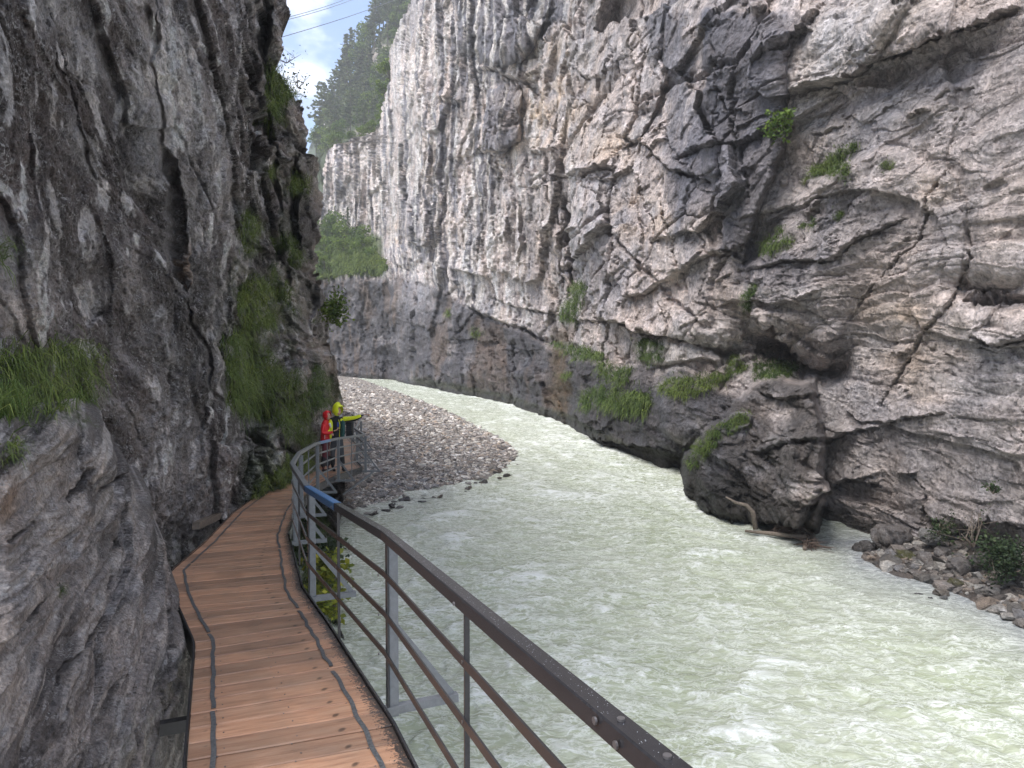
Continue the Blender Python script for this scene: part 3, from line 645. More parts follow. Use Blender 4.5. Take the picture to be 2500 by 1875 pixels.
# joints lean from upper left to lower right
sk = wS + .38*wH
f0, e0 = facet(sk/3.2, wH/6.5, 230, 1.2); f1, e1 = facet(sk/1.3, wH/2.8, 231, 1.2); f2, e2 = facet(sk/.5, wH/1.0, 233, 1.1); f3, e3 = facet(wS/.2, wH/.3, 235, 1.0)
rg = ridged(sk/1.6, wH/7, 5, 241, .62); rg2 = fbm(wS/.35, wH/.5, 5, 243, .65)
amp = np.clip(loc, .35, 1.6)**.7
disp = amp*(.62*f0 + .34*f1 + .13*f2 + .05*f3 - .10*e1 - .03*e2 + .07*rg + .07*rg2) 
rightp = sstep(470, 580, X)
disp += (.10*fbm(Sm/.4, Hm/.5, 6, 244, .75) + .05*facet(wS/.24, wH/.34, 236, 1.4)[0])*amp
ly = facet(wS/1.8+.3*wH, wH/.55-.2*wS, 245, 1.1)[0]; ly2 = facet(wS/.6, wH/.18, 247, 1.0)[0]
disp += rightp*(.42*ly+.16*ly2+.35*facet(wS/2.6, wH/2.2, 249, 1.3)[0])*amp
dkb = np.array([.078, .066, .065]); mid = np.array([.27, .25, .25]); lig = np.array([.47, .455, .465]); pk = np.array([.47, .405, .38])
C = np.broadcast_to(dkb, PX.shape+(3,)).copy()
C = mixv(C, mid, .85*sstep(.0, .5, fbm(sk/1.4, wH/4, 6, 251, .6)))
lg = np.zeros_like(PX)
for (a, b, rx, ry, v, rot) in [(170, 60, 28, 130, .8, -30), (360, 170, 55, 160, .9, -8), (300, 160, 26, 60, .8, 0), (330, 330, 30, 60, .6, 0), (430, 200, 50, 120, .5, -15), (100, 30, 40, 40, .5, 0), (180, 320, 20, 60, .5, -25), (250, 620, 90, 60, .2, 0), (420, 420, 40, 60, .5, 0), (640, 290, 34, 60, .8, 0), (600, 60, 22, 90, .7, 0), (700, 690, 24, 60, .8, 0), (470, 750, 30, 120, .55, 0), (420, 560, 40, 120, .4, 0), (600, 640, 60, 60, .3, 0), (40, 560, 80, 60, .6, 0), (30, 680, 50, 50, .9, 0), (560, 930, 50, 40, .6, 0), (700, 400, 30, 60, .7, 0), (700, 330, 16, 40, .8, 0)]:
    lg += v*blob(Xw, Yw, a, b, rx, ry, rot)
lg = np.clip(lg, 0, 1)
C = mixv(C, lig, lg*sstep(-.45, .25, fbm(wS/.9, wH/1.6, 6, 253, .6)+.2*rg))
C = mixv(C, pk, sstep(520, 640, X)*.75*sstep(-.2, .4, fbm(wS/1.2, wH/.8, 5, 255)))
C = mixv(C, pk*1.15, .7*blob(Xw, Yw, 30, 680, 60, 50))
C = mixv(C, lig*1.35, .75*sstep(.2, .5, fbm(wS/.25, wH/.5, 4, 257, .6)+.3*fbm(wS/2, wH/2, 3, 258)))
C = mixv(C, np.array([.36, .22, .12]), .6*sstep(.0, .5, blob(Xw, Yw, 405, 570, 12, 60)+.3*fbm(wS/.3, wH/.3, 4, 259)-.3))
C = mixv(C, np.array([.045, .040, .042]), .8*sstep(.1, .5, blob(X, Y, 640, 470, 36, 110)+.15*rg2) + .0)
C = mixv(C, np.array([.05, .075, .02]), .75*np.clip(sstep(.15, .55, fbm(wS/.7, wH/.7, 5, 261)+.35)*blob(X, Y, 580, 760, 90, 330)*.9, 0, 1)*sstep(480, 520, X))
C = mixv(C, np.array([.05, .08, .02]), np.clip(turf*1.5, 0, 1)*.9)
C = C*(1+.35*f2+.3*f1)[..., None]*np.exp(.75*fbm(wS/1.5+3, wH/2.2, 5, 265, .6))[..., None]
C = np.clip(C, .015, .6)
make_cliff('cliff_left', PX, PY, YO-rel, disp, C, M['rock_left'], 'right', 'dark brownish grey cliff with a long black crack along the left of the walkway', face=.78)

# ---- near buttress at the lower left
RB = [(880, -200), (905, 60), (960, 150), (985, 190), (1010, 222), (1050, 236), (1130, 286), (1220, 341), (1330, 386), (1410, 398), (1500, 409), (1570, 447), (1700, 455), (1875, 436), (2300, 420)]
py = warpspace(985, 3400, 985, 1890, 360, 0, 16)
rim = rimfun(py, RB)+3*gn(py/40, py*0, 313)+1.5*gn(py/11, py*0, 314)
w = warpspace(0, 1900, 1900-470, 1900, 260, 14, 0)/1900
PX = cols(rim-1900, rim, w); PY = np.repeat(py[:, None], PX.shape[1], 1); X, Y = PX/DS, PY/DS
rr_ = (rim[:, None]-PX)                                # distance in from the right rim
ZN = 1.95/((np.maximum(PY, 1100)-875)/F-.0)            # rock near the deck: follows its height
base = np.interp(PX, [-1400, -500, 0, 200, 330, 420, 470], [1.6, 2.1, 2.75, 3.6, 4.6, 5.5, 6.2])
YO = base*(1+.28*sstep(1875, 1000, PY)) + .9*np.exp(-rr_/22)*base/4 + 1.2*sstep(1080, 985, PY)**2
YO = YO*(1-.12*sstep(1900, 3000, PY))
B0 = P(PX, PY, YO); Sm = B0[..., 0]*.9+B0[..., 1]*.55; Hm = B0[..., 2]
wS = Sm+.12*fbm(Sm/.6, Hm/.9, 3, 321); wH = Hm+.12*fbm(Sm/.6+9, Hm/.6, 3, 325); sk = wS-.55*wH
f1, e1 = facet(sk/.75, wH/1.2, 331, 1.2); f2, e2 = facet(sk/.28, wH/.42, 333, 1.1); f3, e3 = facet(sk/.09, wH/.12, 335, 1.0)
rg2 = fbm(wS/.14, wH/.2, 5, 343, .65)
disp = .13*f1+.055*f2+.018*f3-.02*e2+.035*rg2+.03*ridged(sk/.35, wH/1.4, 4, 341, .6)
Xw = X+4*gn(X/15, Y/15, 9); Yw = Y+4*gn(X/15, Y/15, 8)
def gul2(pts, wd, a):
    d, sg, tt = polydist(Xw, Yw, pts); tp = np.sqrt(np.clip(np.minimum(tt, 1-tt)*5, 0, 1)); return -a*np.clip(1-d/wd, 0, 1)**.7*tp
disp += gul2([(180, 1010), (170, 1045), (135, 1085)], 6, .25) + gul2([(290, 1010), (240, 1045), (215, 1060)], 5, .14) + gul2([(265, 1165), (250, 1190)], 5, .2) + gul2([(245, 1245), (235, 1280)], 4, .15)
disp += gul2([(110, 1270), (80, 1310), (50, 1345)], 5, .14) + gul2([(230, 1330), (190, 1400), (140, 1450), (130, 1480)], 4, .12) + gul2([(0, 1180), (30, 1150), (60, 1130)], 5, .1) + gul2([(340, 1290), (345, 1400), (330, 1500), (340, 1620)], 4, .08)
disp += .10*blob(Xw, Yw, 50, 1280, 40, 80, 30) - .08*blob(Xw, Yw, 150, 1400, 50, 20, -50)
C = np.broadcast_to(np.array([.27, .245, .24]), PX.shape+(3,)).copy()
C = mixv(C, np.array([.11, .10, .10]), .85*sstep(-.1, .35, fbm(wS/.5, wH/.5, 6, 351, .65)))
C = mixv(C, np.array([.46, .42, .40]), .6*sstep(.1, .5, fbm(sk/.12, wH/.4, 5, 353, .65)))
C = mixv(C, np.array([.055, .05, .05]), .75*sstep(60, 0, rr_)*sstep(-.3, .2, fbm(wS/.3, wH/.3, 4, 355)))
C = mixv(C, np.array([.42, .40, .40]), .7*sstep(.35, .5, fbm(wS/.09, wH/.09, 4, 357, .6)))
C = mixv(C, np.array([.33, .20, .11]), .6*blob(X, Y, 8, 1100, 22, 60)*1.0)
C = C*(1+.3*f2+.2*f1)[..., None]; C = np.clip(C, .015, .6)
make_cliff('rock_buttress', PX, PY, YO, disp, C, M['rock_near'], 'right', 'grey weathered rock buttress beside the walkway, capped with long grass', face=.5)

# ---- rock foot below the walkway
py = warpspace(1120, 1900, 1120, 1760, 210, 0, 4)
RF = [(1120, 842), (1200, 843), (1250, 838), (1290, 829), (1400, 832), (1500, 838), (1604, 850), (1760, 866), (2000, 890)]
rim = rimfun(py, RF)+3*gn(py/16, py*0, 413)
w = np.linspace(0, 1, 110)**.85; PX = cols(np.full(len(py), 480.), rim, w); PY = np.repeat(py[:, None], PX.shape[1], 1)
zr = np.interp(PY, [1120, 1180, 1250, 1350, 1450, 1604, 2000], [26, 24, 21.5, 18, 15.2, 12.6, 10.5])
YO = zr + np.clip((845-PX)/60, 0, 5)**1*.35*zr/14
B0 = P(PX, PY, YO); Sm = B0[..., 0]+.4*B0[..., 1]; Hm = B0[..., 2]
disp = .3*facet(Sm/.5, Hm/1.8, 431, 1.2)[0]+.12*facet(Sm/.2, Hm/.6, 433, 1.1)[0]+.1*ridged(Sm/.4, Hm/3, 4, 435, .6)
C = np.broadcast_to(np.array([.06, .052, .048]), PX.shape+(3,)).copy()
C = mixv(C, np.array([.14, .13, .125]), .8*sstep(.1, .5, fbm(Sm/.4, Hm/1.5, 5, 437)))
C = mixv(C, np.array([.05, .075, .02]), .8*sstep(-.2, .3, fbm(Sm/.8, Hm/.8, 4, 439))*sstep(825, 790, PX))
make_cliff('cliff_foot', PX, PY, YO, disp, C, M['rock_left'], 'right', 'dark streaked foot of the left cliff below the walkway', face=.5)

# ---- wooded mountainside behind the rim, and a hazy mountain beyond
py = np.linspace(-260, 520, 150)
rimr = rimfun(py, RIM)+60
gl = np.interp(py, [-260, 0, 55, 84, 135, 169, 198, 262, 295, 329, 420, 520], [1130, 985, 945, 925, 900, 872, 855, 825, 808, 785, 760, 740])
w = np.linspace(0, 1, 110); PX = cols(gl, np.maximum(rimr+60, gl+60), w); PY = np.repeat(py[:, None], PX.shape[1], 1)
YO = 205 + (rimr[:, None]-PX)*.42 + 25*sstep(400, 0, PY)
B0 = P(PX, PY, YO); Sm = B0[..., 0]; Hm = B0[..., 2]
disp = 2.5*facet(Sm/7, Hm/10, 501, 1.2)[0]+1.0*facet(Sm/2.5, Hm/4, 503, 1.2)[0]
C = np.broadcast_to(np.array([.055, .075, .03]), PX.shape+(3,)).copy()
C = mixv(C, np.array([.42, .38, .35]), sstep(.45, .75, blob(PX, PY, 925, 155, 26, 60, 15)+blob(PX, PY, 905, 325, 45, 14)*.9+.3*fbm(Sm/4, Hm/6, 4, 505)+.15))
make_cliff('hillside', PX, PY, YO, disp, C, M['rock_far'], 'left', 'steep wooded mountainside above the gorge', face=.7)
py = np.linspace(255, 905, 60); rim = np.interp(py, [255, 285, 330, 400, 620], [800, 785, 762, 740, 700]) + 3*gn(py/9, py*0, 5)
PX = cols(rim, np.full(60, 900.), np.linspace(0, 1, 50)); PY = np.repeat(py[:, None], 50, 1); YO = 420+0*PX
B0 = P(PX, PY, YO); C = np.broadcast_to(np.array([.06, .09, .05]), PX.shape+(3,)).copy()
C = mixv(C, np.array([.35, .33, .32]), sstep(.1, .4, fbm(B0[..., 0]/14, B0[..., 2]/20, 4, 511)))
make_cliff('far_hill', PX, PY, YO, 9*fbm(B0[..., 0]/20, B0[..., 2]/20, 4, 513), C, M['rock_far'], 'left', 'distant hazy hill at the end of the gorge', face=.7)

# ---------------------------------------------------------------- river, bed and gravel
def zw(y): return .015*np.clip(y-25*K, 0, 500)
def on_water(px, py, dz=0.0):
    """point where the sight line meets the river plane (two steps for its gentle rise)"""
    px = np.asarray(px, float); py = np.asarray(py, float); b = (937.5-py)/F; dy = CT+b*ST; dz_ = -ST+b*CT
    yy = np.full(np.broadcast(px, py).shape, 30.)
    for _ in range(12): yy = (CAMZ-zw(yy)-dz)/np.maximum(-dz_, 1e-4)*dy
    return np.stack([(px-1250)/F/dy*yy, yy, zw(yy)+dz], -1)
BAR = [(800, 1300), (835, 1252), (900, 1236), (1000, 1206), (1090, 1186), (1150, 1172), (1215, 1150), (1268, 1118), (1262, 1098), (1210, 1065), (1150, 1032), (1085, 1000), (1020, 975), (960, 953), (900, 932), (862, 918), (700, 912), (650, 1300)]
BAR_E = BAR[1:16]
BANK = [(2600, 1610), (2500, 1535), (2400, 1475), (2290, 1432), (2180, 1398), (2105, 1366), (2110, 1352), (2160, 1352), (2190, 1330), (2600, 1280), (3300, 1300), (3300, 2000)]
BANK_E = BANK[:7]
m_w, t, b = mat_new('river_water')
geo = N(t, 'ShaderNodeNewGeometry'); v = geo.outputs['Position']; at = N(t, 'ShaderNodeAttribute', attribute_name='foam'); as_ = N(t, 'ShaderNodeAttribute', attribute_name='shal_refl')
mpw = N(t, 'ShaderNodeMapping'); mpw.inputs['Scale'].default_value = (.62, 1.15, 1); mpw.inputs['Rotation'].default_value = (0, 0, R(16)); t.links.new(v, mpw.inputs[0])
nn = noise(t, 1.4, 8, .62, mpw.outputs[0]); nn.inputs['Distortion'].default_value = .9
nf = noise(t, 4.5, 8, .68, mpw.outputs[0]); nf.inputs['Distortion'].default_value = .8
nl = noise(t, .35, 4, .6, v)
def mth(op, a, b_):
    n = N(t, 'ShaderNodeMath', operation=op)
    for i, q in enumerate((a, b_)):
        if hasattr(q, 'links'): t.links.new(q, n.inputs[i])
        else: n.inputs[i].default_value = q
    return n.outputs[0]
# thin foam and painted white glints: where the distorted noise crosses its middle value
fil = mth('ABSOLUTE', mth('SUBTRACT', nf.outputs[0], .5), 0); fil = ramp(t, fil, [(0, 1), (.02, .55), (.06, 0)])
fil2 = mth('ABSOLUTE', mth('SUBTRACT', nn.outputs[0], .5), 0); fil2 = ramp(t, fil2, [(0, .9), (.014, .4), (.04, 0)])
fm = mth('ADD', mth('MULTIPLY', fil.outputs[0], mth('ADD', at.outputs['Fac'], .34)), mth('MULTIPLY', fil2.outputs[0], mth('ADD', at.outputs['Fac'], .15)))
big = ramp(t, mth('ADD', mth('ADD', mth('MULTIPLY', nf.outputs[0], .75), mth('MULTIPLY', nn.outputs[0], .35)), mth('MULTIPLY', at.outputs['Fac'], .34)), [(.69, 0), (.86, .8)])
fm = mth('ADD', fm, mth('MULTIPLY', big.outputs[0], .8)); fm = mth('MINIMUM', fm, 1.0)
cw = ramp(t, nl.outputs[0], [(.35, (.37, .405, .275)), (.65, (.45, .475, .36))])
cw2 = mixc(t, cw.outputs[0], (.235, .25, .26), as_.outputs['Fac'])
t.links.new(mixc(t, cw2, (.78, .80, .76), fm), b.inputs['Base Color'])
rw = ramp(t, fm, [(0, .12), (.6, .45)]); t.links.new(rw.outputs[0], b.inputs['Roughness']); b.inputs['IOR'].default_value = 1.33; b.inputs['Specular IOR Level'].default_value = .5
p_ = bump(t, None, nn.outputs[0], .8, .16); bump(t, b, nf.outputs[0], .8, .045, p_)
M['water'] = m_w
py = np.concatenate([np.linspace(911, 1000, 70), np.linspace(1001, 1890, 370), np.geomspace(1900, 7000, 14)])
pxc = np.concatenate([np.linspace(-700, 640, 14), np.linspace(650, 2540, 430), np.geomspace(2560, 4200, 12)])
PX, PY = np.meshgrid(pxc, py); V = on_water(PX, PY)
wxx, wyy = V[..., 0], V[..., 1]; dd = np.clip(wyy/30, .4, 3)
d_bar = polydist(PX, PY, BAR_E)[0]; inbar = inpoly(PX, PY, BAR)
d_bank = polydist(PX, PY, BANK_E)[0]
RB_E = [(1680, 1240), (1800, 1275), (1950, 1308), (2150, 1350)]
shal_refl = np.exp(-d_bank/75)*1.0 + .55*np.exp(-polydist(PX, PY, [(2150, 1330), (1950, 1318), (1850, 1300)])[0]/28) + .5*np.exp(-polydist(PX, PY, [(835, 1270), (1000, 1225), (1090, 1200)])[0]/34) + .12*np.exp(-polydist(PX, PY, [(850, 1300), (870, 1700)])[0]/50)  # clear shallows plus a grey reflection painted into the water colour
u = wxx*.97+wyy*.22; vv = -wxx*.22+wyy*.97
wv1 = fbm(u/1.5, vv/1.7, 5, 601, .55); wv2 = ridged(u/.9+.4*wv1, vv/1.1, 4, 603, .55); wv3 = fbm(u/4, vv/6, 3, 605)
rap = np.exp(-polydist(PX, PY, [(1240, 1000), (1330, 1050), (1480, 1120), (1680, 1210)])[0]/45)*.5 + np.exp(-polydist(PX, PY, [(1100, 1230), (1300, 1180), (1500, 1190)])[0]/60)*.35 + np.exp(-polydist(PX, PY, [(880, 1300), (960, 1400), (1060, 1500)])[0]/80)*.25
calm = np.clip(shal_refl, 0, 1)
hgt = (.045*wv1+.032*(wv2-.9)+.04*wv3)*(1+.8*rap)*(1-.6*calm)
foam = np.clip(.12+.30*sstep(.9, 1.9, wv2+.35*wv1)+.26*sstep(.1, 1.0, wv1+.4*wv3)+.42*rap+.12*gn(u/6, vv/8, 607)-.5*calm, 0, 1)
edge = np.exp(-polydist(PX, PY, [(1006, 938), (1150, 965), (1300, 1000), (1400, 1045), (1480, 1087), (1600, 1130), (1668, 1150)])[0]/7)*.5 + np.exp(-polydist(PX, PY, [(1668, 1238), (1800, 1272), (1900, 1292)])[0]/7)*.6
foam = np.clip(foam+edge*(.6+gn(u*2, vv*2, 608)), 0, 1)
V[..., 2] += hgt*np.clip(1.2-wyy/300, .3, 1)
wo = np_obj('river_water', V.reshape(-1, 3), grid_faces(*PX.shape), M['water'], smooth=True, attrs={'foam': foam.ravel(), 'shal_refl': np.clip(shal_refl, 0, 1).ravel()}); wo['kind'] = 'structure'
wo['label'] = 'milky pale green river with white foam'

M['stone'] = rock_mat('river_gravel', 9.0)
def stone_geo(rng, n, sub):
    bm_v, bm_f = ICO[sub]; sc_ = rng.random((n, 1, 3))*np.array([.5, .5, .35])+np.array([.65, .65, .35])
    v = bm_v[None]*(1+.22*rng.standard_normal((n, len(bm_v), 1)))*sc_
    a = rng.random(n)*6.28; ca, sa = np.cos(a)[:, None], np.sin(a)[:, None]
    x = v[..., 0]*ca-v[..., 1]*sa; y = v[..., 0]*sa+v[..., 1]*ca; tl = rng.normal(0, .25, (n, 1))
    return np.stack([x, y, v[..., 2]+x*tl], -1), bm_f
import bmesh
ICO = {}
for s_ in (1, 2):
    bm = bmesh.new(); bmesh.ops.create_icosphere(bm, subdivisions=s_, radius=1); ICO[s_] = (np.array([v.co[:] for v in bm.verts]), np.array([[v.index for v in f.verts] for f in bm.faces])); bm.free()
def stone_cols(rng, n, dark=1.0):
    base = np.array([[.30, .27, .25], [.20, .19, .18], [.50, .48, .45], [.12, .11, .105], [.36, .30, .25], [.62, .60, .58], [.25, .245, .25]])
    return base[rng.choice(7, n, p=[.25, .2, .17, .13, .1, .05, .1])]*dark*(.8+.4*rng.random((n, 1)))
def scatter_stones(name, pos, size, mat, rng, colr, parent=None, sub=1):
    n = len(pos); v, f = stone_geo(rng, n, sub); v = v*size[:, None, None]+pos[:, None, :]; nv = v.shape[1]
    F_ = (f[None]+np.arange(n)[:, None, None]*nv).reshape(-1, 3); cc = np.repeat(colr[:, None, :], nv, 1)
    o = np_obj(name, v.reshape(-1, 3), F_, mat, parent, attrs={'Col': cc.reshape(-1, 3)}, smooth=False); o['kind'] = 'stuff'; return o
def ground(name, poly, edge, x0, x1, y0, y1, nx, ny, rise, colr, seed, fal=60):
    pyv = np.linspace(y0, y1, ny); pxv = np.linspace(x0, x1, nx); GX, GY = np.meshgrid(pxv, pyv); W = on_water(GX, GY)
    ex = on_water(np.array([p[0] for p in edge]), np.array([p[1] for p in edge]))
    d = polydist(W[..., 0], W[..., 1], [(a, b) for a, b in ex[:, :2]])[0]; s = np.where(inpoly(GX, GY, poly), 1, -1)
    W[..., 2] += rise(d*s, W) + .05*fbm(W[..., 0]/.8, W[..., 1]/.8, 4, seed)*np.clip(1+d*s, 0, 1)
    cc = np.broadcast_to(np.array(colr), GX.shape+(3,)).copy(); cc *= (1+.35*fbm(W[..., 0]/.25, W[..., 1]/.25, 4, seed+5))[..., None]
    o = np_obj(name, W.reshape(-1, 3), grid_faces(ny, nx), M['stone'], smooth=True, attrs={'Col': np.clip(cc, .02, .6).reshape(-1, 3)}); o['kind'] = 'structure'
    return GX, GY, W
gb = ground('gravel_bar', BAR, BAR_E, 600, 1330, 914, 1330, 150, 170, lambda d, W: np.where(d > 0, .30*(1-np.exp(-d/2.5)), d*.25), (.24, .22, .20), 701)
def bank_rise(d, W): return np.where(d > 0, .28*d*np.exp(-d/12)+.03, d*.3)
gk = ground('stony_bank', BANK, BANK_E, 2020, 3300, 1270, 1960, 150, 120, bank_rise, (.10, .085, .075), 711)
def sample_ground(G, n, poly, rng, power=1.0, margin=0):
    GX, GY, W = G; ny, nx = GX.shape; x0, x1 = GX[0, 0], GX[0, -1]; y0, y1 = GY[0, 0], GY[-1, 0]
    X_ = rng.uniform(x0, x1, n*3); Y_ = y0+(y1-y0)*rng.random(n*3)**power; k = inpoly(X_, Y_, poly); X_, Y_ = X_[k][:n], Y_[k][:n]
    i = (Y_-y0)/(y1-y0)*(ny-1); j = (X_-x0)/(x1-x0)*(nx-1); i0 = np.minimum(i.astype(int), ny-2); j0 = np.minimum(j.astype(int), nx-2); fi = (i-i0)[:, None]; fj = (j-j0)[:, None]
    return (W[i0, j0]*(1-fi)*(1-fj)+W[i0+1, j0]*fi*(1-fj)+W[i0, j0+1]*(1-fi)*fj+W[i0+1, j0+1]*fi*fj), X_, Y_
rg_ = np.random.default_rng(5)
pos, X_, Y_ = sample_ground(gb, 26000, BAR, rg_, 1.0); dist = pos[:, 1]
siz = np.clip(.037*np.exp(rg_.normal(.25, .45, len(pos))), .025, .2)*np.clip(dist/26, 1, 1.8)
scatter_stones('gravel', pos+np.array([0, 0, .01]), siz, M['stone'], rg_, stone_cols(rg_, len(pos), 1.25)).__setitem__('label', 'pale and dark rounded gravel covering the bar beside the river')
sub = [(800, 1320), (835, 1262), (1000, 1216), (1200, 1170), (1290, 1120), (1290, 1135), (1200, 1195), (1060, 1225), (950, 1260), (850, 1300)]
pos, X_, Y_ = sample_ground(gk, 13000, BANK, rg_, 1.0)
siz = np.clip(.05*np.exp(rg_.normal(.25, .6, len(pos))), .025, .28)
scatter_stones('bank_gravel', pos+np.array([0, 0, .01]), siz, M['stone'], rg_, stone_cols(rg_, len(pos), .62)).__setitem__('label', 'brown and grey rubble covering the right bank')

# ---------------------------------------------------------------- walkway
def hdeck(y): return np.where(np.asarray(y) < 23.8, 1.97+.0715*np.asarray(y, float), 3.672)   # below the eye, layout units
LP = [(-2.6, 1.0), (3.9, -1.82), (5.85, -2.64), (7.3, -3.5), (8.5, -4.12), (10.3, -4.5), (13.4, -5.28), (17.2, -6.0), (20.6, -6.45), (24.2, -6.95), (26.3, -7.15), (29.5, -7.7), (33, -8.9)]
RP = [(-2.1, 1.76), (4.34, -.75), (6.4, -1.69), (7.7, -2.31), (9.2, -2.85), (11.0, -3.5), (13.8, -4.24), (17.7, -4.99), (20.8, -5.2), (23.8, -5.05), (25.7, -5.75), (29.3, -6.37), (33, -7.6)]
def W3(y, x, below): return Vector((x*K, y*K, CAMZ-below*K))
def deckz(y): return CAMZ-float(hdeck(y))*K
m_p, t, b = mat_new('wet_planks')
tcx = N(t, 'ShaderNodeTexCoord'); mpp = N(t, 'ShaderNodeMapping'); mpp.inputs['Scale'].default_value = (1.2, 14, 6); t.links.new(tcx.outputs['Object'], mpp.inputs[0])
oi = N(t, 'ShaderNodeObjectInfo'); ad = N(t, 'ShaderNodeVectorMath', operation='ADD'); t.links.new(mpp.outputs[0], ad.inputs[0])
rv3 = N(t, 'ShaderNodeVectorMath', operation='SCALE'); rv3.inputs[0].default_value = (37, 11, 23); t.links.new(oi.outputs['Random'], rv3.inputs['Scale']); t.links.new(rv3.outputs[0], ad.inputs[1])
g_ = noise(t, 2.2, 7, .65, ad.outputs[0]); g_.inputs['Distortion'].default_value = .6
cw = ramp(t, g_.outputs[0], [(.25, (.20, .108, .070)), (.48, (.37, .21, .135)), (.75, (.48, .31, .215))])
ro = ramp(t, oi.outputs['Random'], [(0, (.70, .70, .70)), (.5, (1, .98, .96)), (1, (1.2, 1.14, 1.08))]); c = mixc(t, cw.outputs[0], ro.outputs[0], .9, 'MULTIPLY')
gp = N(t, 'ShaderNodeNewGeometry'); sp = noise(t, 60, 4, .7, gp.outputs['Position']); sp2 = noise(t, 3.2, 4, .6, gp.outputs['Position'])
dt = N(t, 'ShaderNodeAttribute', attribute_name='dirt')
kn = noise(t, 5.5, 1, .5, tcx.outputs['Object']); kr = ramp(t, kn.outputs[0], [(.72, 0), (.76, .8)]); c = mixc(t, c, (.05, .03, .02), kr.outputs[0])
gr = mth  # small alias
n_ = N(t, 'ShaderNodeMath', operation='ADD'); t.links.new(dt.outputs['Fac'], n_.inputs[0]); t.links.new(sp.outputs[0], n_.inputs[1])
dr = ramp(t, n_.outputs[0], [(.95, 0), (1.12, 1)]); c = mixc(t, c, (.045, .036, .032), dr.outputs[0])
bl_ = ramp(t, sp2.outputs[0], [(.3, (.80, .84, .86)), (.65, (1.1, 1.05, 1.0))]); c = mixc(t, c, bl_.outputs[0], 1, 'MULTIPLY')
t.links.new(c, b.inputs['Base Color']); rr = ramp(t, sp2.outputs[0], [(.3, .28), (.7, .55)]); t.links.new(rr.outputs[0], b.inputs['Roughness']); b.inputs['Specular IOR Level'].default_value = .45
p_ = bump(t, None, g_.outputs[0], .35, .004); bump(t, b, sp.outputs[0], .35, .004, p_)
M['plank'] = m_p
walk = empty('boardwalk', (0, 0, deckz(0))); tag(walk, 'reddish brown wet plank walkway bolted along the left cliff', 'walkway')
off = Vector((0, 0, deckz(0)))
def loc_to(o): o.location = Vector(o.location)-off; return o
lpv = np.array(LP); rpv = np.array(RP)
# arc length along the centre, stations every plank
cen = (lpv+rpv)/2; seg = np.hypot(*np.diff(cen, axis=0).T); acc = np.concatenate([[0], np.cumsum(seg)])*K
def edge_at(a):
    return [(np.interp(a, acc, E[:, 1]), np.interp(a, acc, E[:, 0])) for E in (lpv, rpv)]
pw = .205; npl = int(acc[-1]/pw)
for i in range(npl):
    (lx0, ly0), (rx0, ry0) = edge_at(i*pw+.0055); (lx1, ly1), (rx1, ry1) = edge_at((i+1)*pw-.0055)
    A, B_, C_, D_ = [Vector((x*K, y*K, deckz(y))) for x, y in ((lx0, ly0), (rx0, ry0), (rx1, ry1), (lx1, ly1))]
    ce = (A+B_+C_+D_)/4; ex = ((B_+C_)-(A+D_)); an = math.atan2(ex.y, ex.x); Mi = Matrix.Rotation(-an, 3, 'Z')
    q = [Mi @ (p-ce) for p in (A, B_, C_, D_)]; jz = random.uniform(-.003, .003); be = .006; vs = []; dirt = []
    ns = 6
    for k in range(ns+1):
        f = k/ns; n0 = q[0].lerp(q[1], f); n1 = q[3].lerp(q[2], f); wv = (n1-n0).normalized()
        for p, dz in ((n0, -.05), (n0, jz-be), (n0+wv*be, jz), (n1-wv*be, jz), (n1, jz-be), (n1, -.05)):
            vs.append((p.x, p.y, p.z+dz)); dirt.append(max(0, (f-.78)/.22)**1.2*.62+max(0, (.06-f)/.06)*.3)
    fs = [[k*6+j, k*6+(j+1) % 6, (k+1)*6+(j+1) % 6, (k+1)*6+j] for k in range(ns) for j in range(6)] + [[5, 4, 3, 2, 1, 0], [ns*6+j for j in range(6)]]
    me = bpy.data.meshes.new('plank'); me.from_pydata(vs, [], fs); at_ = me.attributes.new('dirt', 'FLOAT', 'POINT'); at_.data.foreach_set('value', dirt); me.materials.append(M['plank']); me.update()
    o = bpy.data.objects.new('plank', me); link(o, walk); o.location = ce-off; o.rotation_euler[2] = an
def offset_line(E, d, n=160, a0=0, a1=None):
    """points of an edge line shifted sideways by d metres towards the deck"""
    a1 = a1 or acc[-1]; out_ = []
    for a in np.linspace(a0, a1, n):
        (lx, ly), (rx, ry) = edge_at(a); w_ = math.hypot(rx-lx, ry-ly)*K; f = d/w_
        x, y = (lx+(rx-lx)*f, ly+(ry-ly)*f) if E == 'L' else (rx+(lx-rx)*f, ry+(ly-ry)*f); out_.append(Vector((x*K, y*K, deckz(y))))
    return out_
def ribbon(pts, w, z0, z1, wob=0, thick=None):
    mb = MB(); n = len(pts); vs = []
    for i, p in enumerate(pts):
        d = (pts[min(i+1, n-1)]-pts[max(i-1, 0)]).normalized(); s = d.cross(Vector((0, 0, 1))).normalized(); c_ = p+s*(wob*math.sin(i*.9)+wob*math.sin(i*.37+2))
        for a_, z in ((-w/2, z0), (w/2, z0), (w/2, z1), (-w/2, z1)): vs.append(c_+s*a_+Vector((0, 0, z))-off)
    fs = [[i*4+j, i*4+(j+1) % 4, i*4+4+(j+1) % 4, i*4+4+j] for i in range(n-1) for j in range(4)]+[[3, 2, 1, 0], [4*n-4, 4*n-3, 4*n-2, 4*n-1]]
    return mb.add(vs, fs)
for E in 'LR':
    ribbon(offset_line(E, -.012), .014, -.16, .022).build('edge_plate', M['rail_dark'], walk)
    ribbon(offset_line(E, .30, 60), .07, -.20, -.055).build('stringer', M['steel'], walk)
mb = MB()
